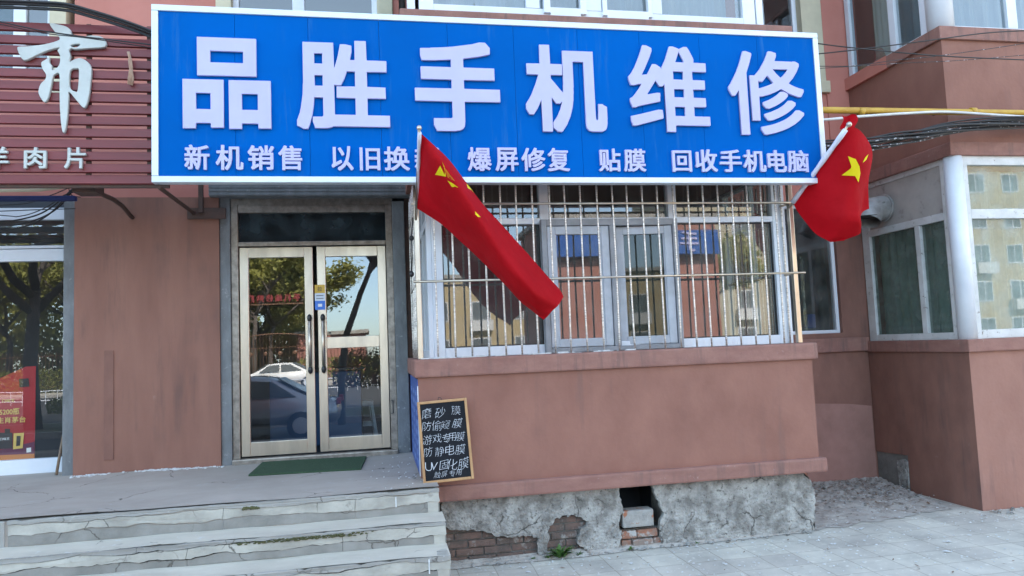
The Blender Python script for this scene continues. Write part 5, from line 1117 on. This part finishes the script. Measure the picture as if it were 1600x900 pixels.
def ptext(txt, box, mt, d=.01):
    x0, y0, x1, y1 = box; o = textmesh(txt, .1, mt, 'lettering', T, off=.0015, ext=.001)
    bb = [v_.co for v_ in o.data.vertices]; mnx, mxx = min(p.x for p in bb), max(p.x for p in bb); mnz, mxz = min(p.z for p in bb), max(p.z for p in bb)
    p0, p1 = at(x0, y1, yq), at(x1, y0, yq)
    for v in o.data.vertices: v.co = Vector((p0.x+(v.co.x-mnx)/(mxx-mnx)*(p1.x-p0.x), v.co.y+yq-d, p0.z+(v.co.z-mnz)/(mxz-mnz)*(p1.z-p0.z)))
ptext('5200瓶', (0, 637, 31, 649), YEL); ptext('生肖茅台', (-4, 650, 41, 662), YEL); ptext('口味王', (4, 623, 24, 629), YEL); ptext('口味王', (1, 683, 16, 688), M['plasticw'], .014)

# ================================================================== INSIDE THE SHOP
def stool(loc, rz, label):
    T = thing('plastic_stool', label, 'stool', 'white plastic stools', loc=loc)
    def q(o): o.data.transform(Matrix.Translation(loc) @ Matrix.Rotation(rz, 4, 'Z')); return o
    m_ = MB(); m_.box(-.135, .135, -.12, .12, .435, .455, bev=.012); m_.box(-.13, .13, -.115, .115, .395, .436); q(m_.build('seat', M['plasticw'], T))
    for sx in (-1, 1):
        for sy in (-1, 1):
            m_ = MB(); a = [Vector((sx*.11, sy*.1, .4)), Vector((sx*.165, sy*.15, 0))]
            m_.tube(a, [.026, .024], 4); q(m_.build('leg', M['plasticw'], T))
    m_ = MB()
    for sx in (-1, 1): m_.box(sx*.138-.006, sx*.138+.006, -.12, .12, .14, .18)
    for sy in (-1, 1): m_.box(-.13, .13, sy*.125-.006, sy*.125+.006, .14, .18)
    q(m_.build('brace', M['plasticw'], T)); return T
p = atz(567, 682, .757)
stool((p.x, max(p.y, .45), .757), .1, 'white plastic stool behind the right door pane')
p = atz(520, 676, .757); stool((p.x-.02, max(p.y, .6), .757), .5, 'white plastic stool half hidden by the middle door stile')
T = thing('counter', 'dark blue shop counter inside the glass door', 'counter', loc=(-.9, 1.6, .757))
MB().box(-1.25, -.2, 1.3, 1.9, .757, 1.62, bev=.01).build('body', mat('counter_blue', (.03, .09, .2), rough=.5), T); MB().box(-1.3, -.15, 1.25, 1.95, 1.621, 1.66, bev=.008).build('top', M['black'], T)
T = thing('bundle', 'patterned cardboard box on the sill of the upper right window', 'box', loc=(6.25, .02, 5.0))
q = atx(1345, 95, 6.2)
MB().box(6.12, 6.34, q.y-.12, q.y+.1, 5.005, 5.2, bev=.005).build('carton', mat('carton', (.62, .46, .2), (.3, .2, .1), .7, nscale=14, lo=.5, hi=.62), T)
m_ = MB(); q = atx(1372, 75, 6.2); m_.ball((6.22, q.y, 5.10), .1, (.8, .9, 1.2), 12); m_.tube([(6.22, q.y, 5.18), (6.22, q.y+.01, 5.30), (6.24, q.y+.06, 5.34)], [.07, .05, .012], 8); tag(m_.build('red_bag', mat('red_bag', (.3, .04, .04), (.2, .02, .03), .5, nscale=10)), 'dark red bag in the upper right window', 'bag')
m_ = MB(); q = atx(1356, 108, 6.15); m_.ball((6.13, q.y-.05, 5.07), .09, (.9, 1.3, .9), 12); tag(m_.build('cloth_sack', mat('sack', (.2, .22, .14), (.12, .14, .09), .9, nscale=12)), 'olive cloth sack in front of the carton in the upper right window', 'sack')

# broken block in the vent hole
b0, b1 = at(974, 826, FP), at(1021, 795, FP)
m_ = MB(); m_.box(b0.x, b1.x, FP+.0, FP+.14, b0.z, b1.z, bev=.014); o = m_.build('broken_block', M['block']); tag(o, 'mortar-smeared brick block standing in the broken vent hole', 'block')

# weeds
def weed(p, n, h, seed, label):
    rnd = random.Random(seed); m_ = MB()
    for k in range(n):
        a = rnd.uniform(0, 6.28); l = h*rnd.uniform(.5, 1.1); d = Vector((math.cos(a), math.sin(a)*.6-.25, 0)); b = p+d*rnd.uniform(0, h*.35)
        w_ = Vector((-d.y, d.x, 0)).normalized()*h*rnd.uniform(.07, .15); up = rnd.uniform(.4, 1)
        t = [b, b+d*l*.35+Vector((0, 0, l*.55*up)), b+d*l*.8+Vector((0, 0, l*.75*up))]
        m_.quad(t[0]-w_*.3, t[0]+w_*.3, t[1]+w_, t[1]-w_, smooth=True); m_.quad(t[1]-w_, t[1]+w_, t[2]+w_*.15, t[2]-w_*.15, smooth=True)
    tag(m_.build('weed', M['weed'], fix=False), label, 'weed', 'weeds along the foundation')
for i, (px, h, n, lb) in enumerate(((876, .13, 60, 'tallest green weed below the bare brickwork of the foundation'), (856, .05, 26, 'small weed tuft left of the tall weed by the foundation'), (985, .045, 24, 'small weed tuft under the vent hole bricks'), (832, .035, 26, 'low weed tuft farthest left by the exposed bricks'), (1090, .03, 18, 'tiny weed tuft under the grey plaster right of the vent hole'), (905, .045, 26, 'small weed tuft right of the tall weed'))):
    p = at(px, 868, FP-.05); p.z = .01; weed(p, n, h, i, lb)
# litter: paint flakes, dead leaves
m_ = MB(); rnd = random.Random(21)
for k in range(1000):
    if k < 170: x, y = rnd.uniform(3.95, 6.0), rnd.triangular(-1.7, .3, -.6)
    elif k < 300: x, y = rnd.uniform(5.4, 9.5), -1.22-abs(rnd.gauss(0, .16))
    else: x, y = rnd.uniform(.6, 8), -1.4-abs(rnd.gauss(0, .75))
    if x > 5.86 and y > -1.22: continue
    s = rnd.uniform(.003, .010)*(2.2 if k % 29 == 0 else 1); a = rnd.uniform(0, 3.14); z = .008+(.075*max(0, min(1, (y+1.4)/1.6)) if 3.95 < x < 5.9 and y > -1.3 else 0)
    c_, s_ = math.cos(a)*s, math.sin(a)*s
    m_.prism([(x+c_*1.5, y+s_*1.5, z), (x-s_, y+c_, z+.002), (x-c_*1.2, y-s_*1.2, z), (x+s_*.8, y-c_*.8, z+.003)], (0, 0, .003))
tag(m_.build('paint_flakes', M['flake']), 'white paint flakes and crumbs littering the pavement', 'debris', kind='stuff')
m_ = MB()
for k in range(380):
    if k < 150: x, y = rnd.triangular(4.05, 5.85, 5.5), rnd.triangular(-1.0, .3, .15)
    elif k < 280: x, y = rnd.uniform(5.95, 9), -1.22-abs(rnd.gauss(.03, .07))
    else: x, y = rnd.uniform(.6, 3.9), -1.36-abs(rnd.gauss(0, .03))
    if x > 5.86 and y > -1.22: continue
    s_ = rnd.uniform(.006, .02)*(1.8 if k % 17 == 0 else 1); z = .01+(.075*max(0, min(1, (y+1.4)/1.6)) if 3.95 < x < 5.9 and y > -1.3 else 0)
    bm = bmesh.new(); bmesh.ops.create_icosphere(bm, subdivisions=1, radius=s_)
    for v in bm.verts: v.co *= rnd.uniform(.7, 1.2)
    m_.add(bm, Matrix.Translation((x, y, z)) @ Matrix.Diagonal((1.3, 1, .55, 1)))
tag(m_.build('rubble', M['plaster']), 'small crumbled plaster stones along the wall feet and in the alcove', 'rubble', kind='stuff')
m_ = MB()
for k in range(800):
    if k < 560: x, y = rnd.triangular(4.1, 5.9, 5.6), rnd.triangular(-1.1, .33, .25)
    elif k < 680: x, y = rnd.uniform(5.6, 8.5), -1.22-abs(rnd.gauss(0, .07))
    else: x, y = rnd.uniform(.6, 7.5), rnd.uniform(-3.2, -1.4)
    if x > 5.86 and y > -1.22: continue
    l = rnd.uniform(.008, .03); a = rnd.uniform(0, 6.28); z = .012+(.08*max(0, min(1, (y+1.4)/1.6)) if 3.95 < x < 5.9 and y > -1.3 else 0)
    d = Vector((math.cos(a), math.sin(a), rnd.uniform(-.2, .4)))*l; n_ = Vector((-d.y, d.x, 0))*rnd.uniform(.15, .45); p = Vector((x, y, z))
    m_.quad(p-d, p-n_, p+d, p+n_)
tag(m_.build('dead_leaves', M['leafbrown'], fix=False), 'dead leaves and twigs gathered in the alcove corner', 'debris', kind='stuff')

# ================================================================== ACROSS THE STREET (seen in the glass)
YBLD = mat('cream_render', (.46, .36, .20), (.40, .31, .17), .8, nscale=.6)
CBLD = mat('pale_render_far', (.42, .37, .27), (.37, .32, .23), .8, nscale=.5)
SALM = mat('salmon_render', (.38, .165, .13), (.32, .14, .105), .8, nscale=.8)
DKW = mat('far_window_dark', (.11, .125, .13), rough=.25)
def far_building(name, label, x0, x1, y, h, d, mt, wz=3.0, wx=3.2, grp=None):
    T = thing(name, label, 'building', grp, loc=((x0+x1)/2, y, 0))
    MB().box(x0, x1, y-d, y, -.1, h).build('wall', mt, T)
    MB().box(x0-.3, x1+.3, y-d-.3, y+.3, h, h+.3).build('roof', M['concrete'], T)
    n = int((x1-x0)/wx); k = 0
    fr = MB(); gl = MB(); ba = MB()
    for f_ in range(int((h-.6)/wz)):
        for i in range(n):
            cx = x0+(i+.5)*(x1-x0)/n; z = .95+f_*wz
            gl.box(cx-.75, cx+.75, y+.012, y+.03, z, z+1.45)
            for xx in (cx-.78, cx-.03, cx+.72): fr.box(xx, xx+.06, y+.005, y+.06, z, z+1.45)
            fr.box(cx-.78, cx+.78, y+.004, y+.058, z-.07, z); fr.box(cx-.78, cx+.78, y+.004, y+.058, z+1.45, z+1.52)
            if (i+f_) % 5 == 2: ba.box(cx-.9, cx+.9, y+.06, y+.6, z-.9, z+.0)
    fr.build('window', M['pvc'], T)['kind'] = 'stuff'; gl.build('pane', DKW, T)['kind'] = 'stuff'
    if ba.v: ba.build('balcony', M['pvcold'], T)['kind'] = 'stuff'
    return T
far_building('far_house', 'yellow rendered house across the street mirrored in the bay window', 3.2, 17, -53, 7.3, 9, YBLD)
far_building('far_block', 'tall cream apartment block across the street mirrored at the bay window edge', 24, 46, -49, 22, 10, CBLD, grp='apartment blocks across the street')
far_building('far_block', 'pale apartment block across the street mirrored in the right bay window', 47.5, 90, -46, 25, 10, YBLD, grp='apartment blocks across the street')
far_building('low_house', 'low brown house beyond the fence mirrored in the door', -6.5, -1.0, -55, 3.3, 8, SALM)
T = thing('far_shop', 'salmon walled shop with a blue sign across the street', 'building', loc=(11, -25, 0))
MB().box(7.4, 15.2, -31, -25, -.1, 7.2).build('wall', SALM, T); MB().box(7.2, 15.4, -31.2, -24.8, 7.2, 7.45).build('roof', M['concrete'], T)
MB().box(7.5, 15.1, -24.7, -24.55, 5.5, 6.6).build('signboard', mat('far_blue', (.01, .095, .38), (.01, .08, .32), .6, nscale=2), T)
o = textmesh('手机维修', 1.0, M['letter'], 'lettering', T, off=.01, ext=.02)
o.data.transform(Matrix.Translation((14.2, -24.52, 5.7)) @ Matrix.Rotation(math.pi, 4, 'Z'))
# trees
LEAF = mat('spring_leaf', (.40, .38, .10), (.27, .28, .07), .6, nscale=1.5, trans=.4)
LEAF2 = mat('sparse_leaf', (.22, .2, .06), (.3, .28, .07), .6, nscale=3, trans=.3)
BARK = mat('bark', (.075, .06, .05), (.12, .1, .085), .95, nscale=9, stretch=(1, 1, .3), bump=.7, bscale=20, bdist=.03)
PINK = mat('red_leaf', (.3, .07, .06), (.12, .14, .04), .6, nscale=5, lo=.4, hi=.55, trans=.3)
def tree(loc, h, seed, label, leafm, spread=2.6, nl=3500, trunk_r=.17, dens=1., first=.34, lsz=.09):
    rnd = random.Random(seed); loc = Vector(loc)
    T = thing('street_tree', label, 'tree', 'street trees across the road', loc=tuple(loc))
    m_ = MB(); tips = []
    def grow(p, d, l, r_, lev):
        pts = [p]; q = p; dd = d.copy()
        for k in range(4):
            dd = (dd+Vector((rnd.gauss(0, .12), rnd.gauss(0, .12), rnd.gauss(.02, .06)))).normalized(); q = q+dd*l/4; pts.append(q)
        m_.tube(pts, [r_*(1-.45*k/4) for k in range(5)], 7 if lev < 2 else 4)
        if lev >= 3: tips.extend(pts[1:]); return
        if lev >= 2: tips.extend(pts[2:])
        for k in range(3 if lev else 5):
            a = rnd.uniform(0, 6.28); t = pts[2+k % 3] if lev else pts[4].lerp(pts[3], rnd.random()*.8)
            nd = (dd*.7+Vector((math.cos(a), math.sin(a), rnd.uniform(-.1, .5)))*.8).normalized()
            grow(t, nd, l*(.62 if lev else .62*spread/2.6), r_*.5, lev+1)
    grow(loc, Vector((0, 0, 1)), h*first*1.3, trunk_r, 0)
    m_.build('trunk', BARK, T, fix=False)
    lm = MB()
    for k in range(int(nl*dens)):
        c_ = rnd.choice(tips)+Vector((rnd.gauss(0, .28), rnd.gauss(0, .28), rnd.gauss(-.05, .28))); s = lsz*rnd.uniform(.6, 1.3)
        u_ = Vector((rnd.gauss(0, 1), rnd.gauss(0, 1), rnd.gauss(0, 1))).normalized(); v_ = u_.cross(Vector((rnd.gauss(0, 1), rnd.gauss(0, 1), rnd.gauss(0, 1)))).normalized()
        lm.quad(c_-u_*s, c_-v_*s*.5, c_+u_*s, c_+v_*s*.5)
    lm.build('crown', leafm, T, fix=False); return T
tree((-.95, -12.0, -.05), 8.5, 3, 'bare-trunked street tree with sparse new leaves on the median', LEAF2, 3.2, 1500, .11, first=.42, lsz=.06)
tree((-9.4, -14.2, -.05), 8.5, 7, 'thick dark trunked street tree opposite the left shop', LEAF, 3, 3000, .24, first=.36)
big = None
for i, (x, y, h, lb) in enumerate(((-13.5, -47.5, 12, 'yellow-green tree behind the left end of the iron fence'), (-9.0, -49, 13, 'yellow-green tree behind the iron gate'), (-8.2, -52, 11, 'yellow-green tree behind the right end of the gate'), (-20, -48, 12, 'yellow-green tree far left beyond the iron fence'), (-29, -46, 13, 'yellow-green tree farthest left across the road'), (-26, -50, 12, 'yellow-green tree second from the left beyond the fence'), (-34, -51, 14, 'tall yellow-green tree at the far left behind the others'), (-40, -47, 12, 'outermost yellow-green tree at the far left'), (-17, -53, 13, 'yellow-green tree set back left of the gate'), (-10.8, -54, 14, 'tall yellow-green tree set back behind the gate'), (-9.6, -57, 10, 'small yellow-green tree set back right of the gate'), (-23, -56, 14, 'tall yellow-green tree set back behind the hedge'), (20.5, -44, 11, 'yellow-green tree between the yellow house and the cream block'), (19, -36, 8, 'low yellow-green tree beside the salmon shop'))):
    if big is None: big = tree((x, y, 0), h, 15, lb, LEAF, 3.6, 9000, .2, first=.3, lsz=.17)
    else:
        c = copy_tree(big); c.location = (x, y, 0); c.scale = (1.25, 1.25, h/12); c.rotation_euler = (0, 0, i*1.1); c['label'] = lb
# hedge shrubs
def shrub(x, y, w_, h, seed, mt, label):
    rnd = random.Random(seed); m_ = MB()
    for k in range(2600):
        a = rnd.uniform(0, 6.28); rr = rnd.random()**.4; ph = rnd.uniform(-.2, 1)
        p = Vector((x+math.cos(a)*rr*w_, y+math.sin(a)*rr*w_*.6, h*.5+ph*h*.5*math.sqrt(max(0, 1-(rr*.8)**2)))); s = .045
        u_ = Vector((rnd.gauss(0, 1), rnd.gauss(0, 1), rnd.gauss(0, 1))).normalized(); v_ = u_.orthogonal().normalized()
        m_.quad(p-u_*s, p-v_*s*.6, p+u_*s, p+v_*s*.6)
    tag(m_.build('shrub', mt, fix=False), label, 'shrub', 'shrubs on the median')
shrub(-.35, -14.3, .95, 1.95, 1, PINK, 'tall reddish shrub on the median opposite the door')
shrub(1.6, -14.4, .9, 1.3, 2, PINK, 'lower reddish shrub on the median opposite the bay')
shrub(-8, -14.6, 1.2, 1.0, 3, LEAF, 'green shrub on the median near the thick tree')
big_h = None
for i, (x, lb) in enumerate(((-22, 'clipped green hedge left of the iron gate'), (-15, 'clipped green hedge in front of the iron fence, nearest the gate'), (-2.2, 'clipped green hedge right of the iron gate'), (4.0, 'clipped green hedge in front of the yellow house'))):
    rnd = random.Random(40+i); m_ = MB()
    for k in range(1500):
        p = Vector((x+rnd.uniform(-3, 3), -43.2+rnd.uniform(-.5, .5), rnd.uniform(0, 1.5)**.9)); s_ = .11
        u_ = Vector((rnd.gauss(0, 1), rnd.gauss(0, 1), rnd.gauss(0, 1))).normalized(); v_ = u_.orthogonal().normalized()
        m_.quad(p-u_*s_, p-v_*s_*.6, p+u_*s_, p+v_*s_*.6)
    tag(m_.build('hedge', LEAF, fix=False), lb, 'hedge', 'hedges along the far pavement')
T = tag(MB().box(-60, 60, -16.05, -13.05, -.2, .05).build('median_soil', SOIL), kind='structure')
# iron fence with arched gate, rail
T = thing('iron_fence', 'ornate iron fence with an arched gate across the road', 'fence', loc=(-8, -45, 0))
IRON = mat('bronze_iron', (.12, .06, .035), (.2, .1, .05), .5, .3, nscale=4)
m_ = MB()
for k in range(-120, 20):
    x = -4+k*.22; arch = .6*max(0, 1-((x+7)/3.4)**2); m_.tube([(x, -45, 0), (x, -45, 2.6+arch)], .016, 4)
m_.build('bars', IRON, T)['kind'] = 'stuff'
m_ = MB()
for z in (.3, 2.3): m_.tube([(-31, -45.01, z), (.5, -45.01, z)], .03, 4)
m_.tube([(-10.4+.34*k, -45, 2.65+.6*max(0, 1-((-10.4+.34*k+7)/3.4)**2)) for k in range(21)], .04, 5)
for k in range(6): m_.ball((-9.6+k*1.0, -45, 1.9), .16, (1, .3, 1), 8)
m_.build('rail', IRON, T)
m_ = MB()
for x in (-10.7, -3.4): m_.box(x-.25, x+.25, -45.3, -44.8, 0, 3.0)
m_.build('gate_post', SALM, T)
T = thing('road_rail', 'green and white low railing along the median', 'railing', loc=(-5, -30, -.1))
m_ = MB()
for k in range(60): m_.tube([(-26+k*.5, -30, -.1), (-26+k*.5, -30, .55)], .018, 4)
for z in (.1, .55): m_.tube([(-26, -30, z), (4, -30, z)], .025, 4)
m_.build('railing', M['pvc'], T)
# cars
def car(loc, rz, paint, label):
    T = thing('parked_car', label, 'car', 'cars across the street', loc=loc)
    X_ = Matrix.Translation(loc) @ Matrix.Rotation(rz, 4, 'Z')
    def q(o): o.data.transform(X_); return o
    bm = bmesh.new()
    prof = [(-2.2, .35), (-2.25, .62), (-2.15, .88), (-1.55, .95), (-.75, 1.40), (-.3, 1.46), (.55, 1.44), (1.35, 1.0), (2.1, .98), (2.2, .7), (2.15, .35)]
    rings = []
    for s, wdt in ((-1, .62), (-.92, .80), (-.3, .86), (.3, .86), (.92, .80), (1, .62)):
        yy = s*.86
        rings.append([bm.verts.new((x*(1-.03*abs(s)), yy*(1-.22*max(0, (z-.95)/.5)), z if abs(s) < 1 else .35+(z-.35)*.96)) for x, z in prof])
    for a, b in zip(rings, rings[1:]):
        for k in range(len(prof)-1): bm.faces.new((a[k], a[k+1], b[k+1], b[k]))
        bm.faces.new((a[-1], a[0], b[0], b[-1]))
    bm.faces.new(rings[0]); bm.faces.new(rings[-1][::-1])
    bmesh.ops.bevel(bm, geom=[e for e in bm.edges], offset=.03, segments=2, affect='EDGES')
    q(MB().add(bm, None, True).build('body', paint, T))
    m_ = MB()
    for s in (-1, 1):
        m_.prism([(-1.25, s*.83, .98), (-.7, s*.755, 1.34), (-.1, s*.745, 1.38), (-.1, s*.83, .98)], (0, s*.012, 0)); m_.prism([(-.02, s*.83, .98), (-.02, s*.745, 1.38), (.52, s*.755, 1.36), (1.1, s*.83, 1.0)], (0, s*.012, 0))
    m_.prism([(-1.52, -.68, 1.0), (-1.52, .68, 1.0), (-.82, .58, 1.39), (-.82, -.58, 1.39)], (-.02, 0, .015)); m_.prism([(1.32, -.68, 1.04), (1.32, .68, 1.04), (.62, .58, 1.43), (.62, -.58, 1.43)], (.02, 0, .015))
    q(m_.build('window', DKW, T))
    for x in (-1.35, 1.35):
        for s in (-1, 1):
            w_ = q(MB().tube([(x, s*.66, .32), (x, s*.9, .32)], .32, 20).build('wheel', M['black'], T)); q(MB().tube([(x, s*.88, .32), (x, s*.91, .32)], .19, 16).build('rim', M['alu'], w_))
    for s in (-1, 1):
        q(MB().box(2.1, 2.2, s*.55-.18, s*.55+.18, .72, .86, bev=.02).build('headlight', M['pvc'], T)); q(MB().box(-2.24, -2.14, s*.6-.16, s*.6+.16, .74, .9, bev=.02).build('tail_light', RED, T))
    return T
car((-3.1, -10.6, -.12), math.pi, mat('silver_car_paint', (.42, .45, .5), rough=.3, metal=.6, coat=.6), 'silver grey car parked at the kerb opposite the door')
car((-5.3, -36, -.12), 0, mat('white_car_paint', (.8, .8, .78), rough=.3, coat=.6), 'white car parked on the far side of the road')
# red lettering board behind the trees
T = thing('red_sign', 'red lettering sign beyond the trees mirrored in the left door pane', 'sign', loc=(-8, -46.5, 5))
o = textmesh('手 机 维 修 贴 膜', .5, mat('far_red', (.22, .02, .02), rough=.6), 'lettering', T, off=.02, ext=.03); o.data.transform(Matrix.Translation((-5.2, -45.6, 5.6)) @ Matrix.Rotation(math.pi, 4, 'Z'))
MB().box(-9.2, -5.0, -45.75, -45.7, 5.35, 5.45).build('rail', IRON, T)
for n_ in ('tmp',):
    for o in [o for o in bpy.data.objects if o.name.startswith(n_)]: bpy.data.objects.remove(o)


m_ = MB(); rnd = random.Random(77)
for k in range(26000):
    x = rnd.uniform(-75, -5.2); top = 6.5+2.2*math.sin(x*.31)+1.6*math.sin(x*.83+1)+1.0*math.sin(x*1.9); y = rnd.uniform(-67, -61)
    p = Vector((x, y, max(0, top)*rnd.random()**.75)); s_ = .34*rnd.uniform(.6, 1.2)
    u_ = Vector((rnd.gauss(0, 1), rnd.gauss(0, 1), rnd.gauss(0, 1))).normalized(); v_ = u_.orthogonal().normalized()
    m_.quad(p-u_*s_, p-v_*s_*.6, p+u_*s_, p+v_*s_*.6)
tag(m_.build('tree_belt', LEAF, fix=False), 'far belt of green trees closing the view beyond the iron fence', 'trees', kind='stuff')
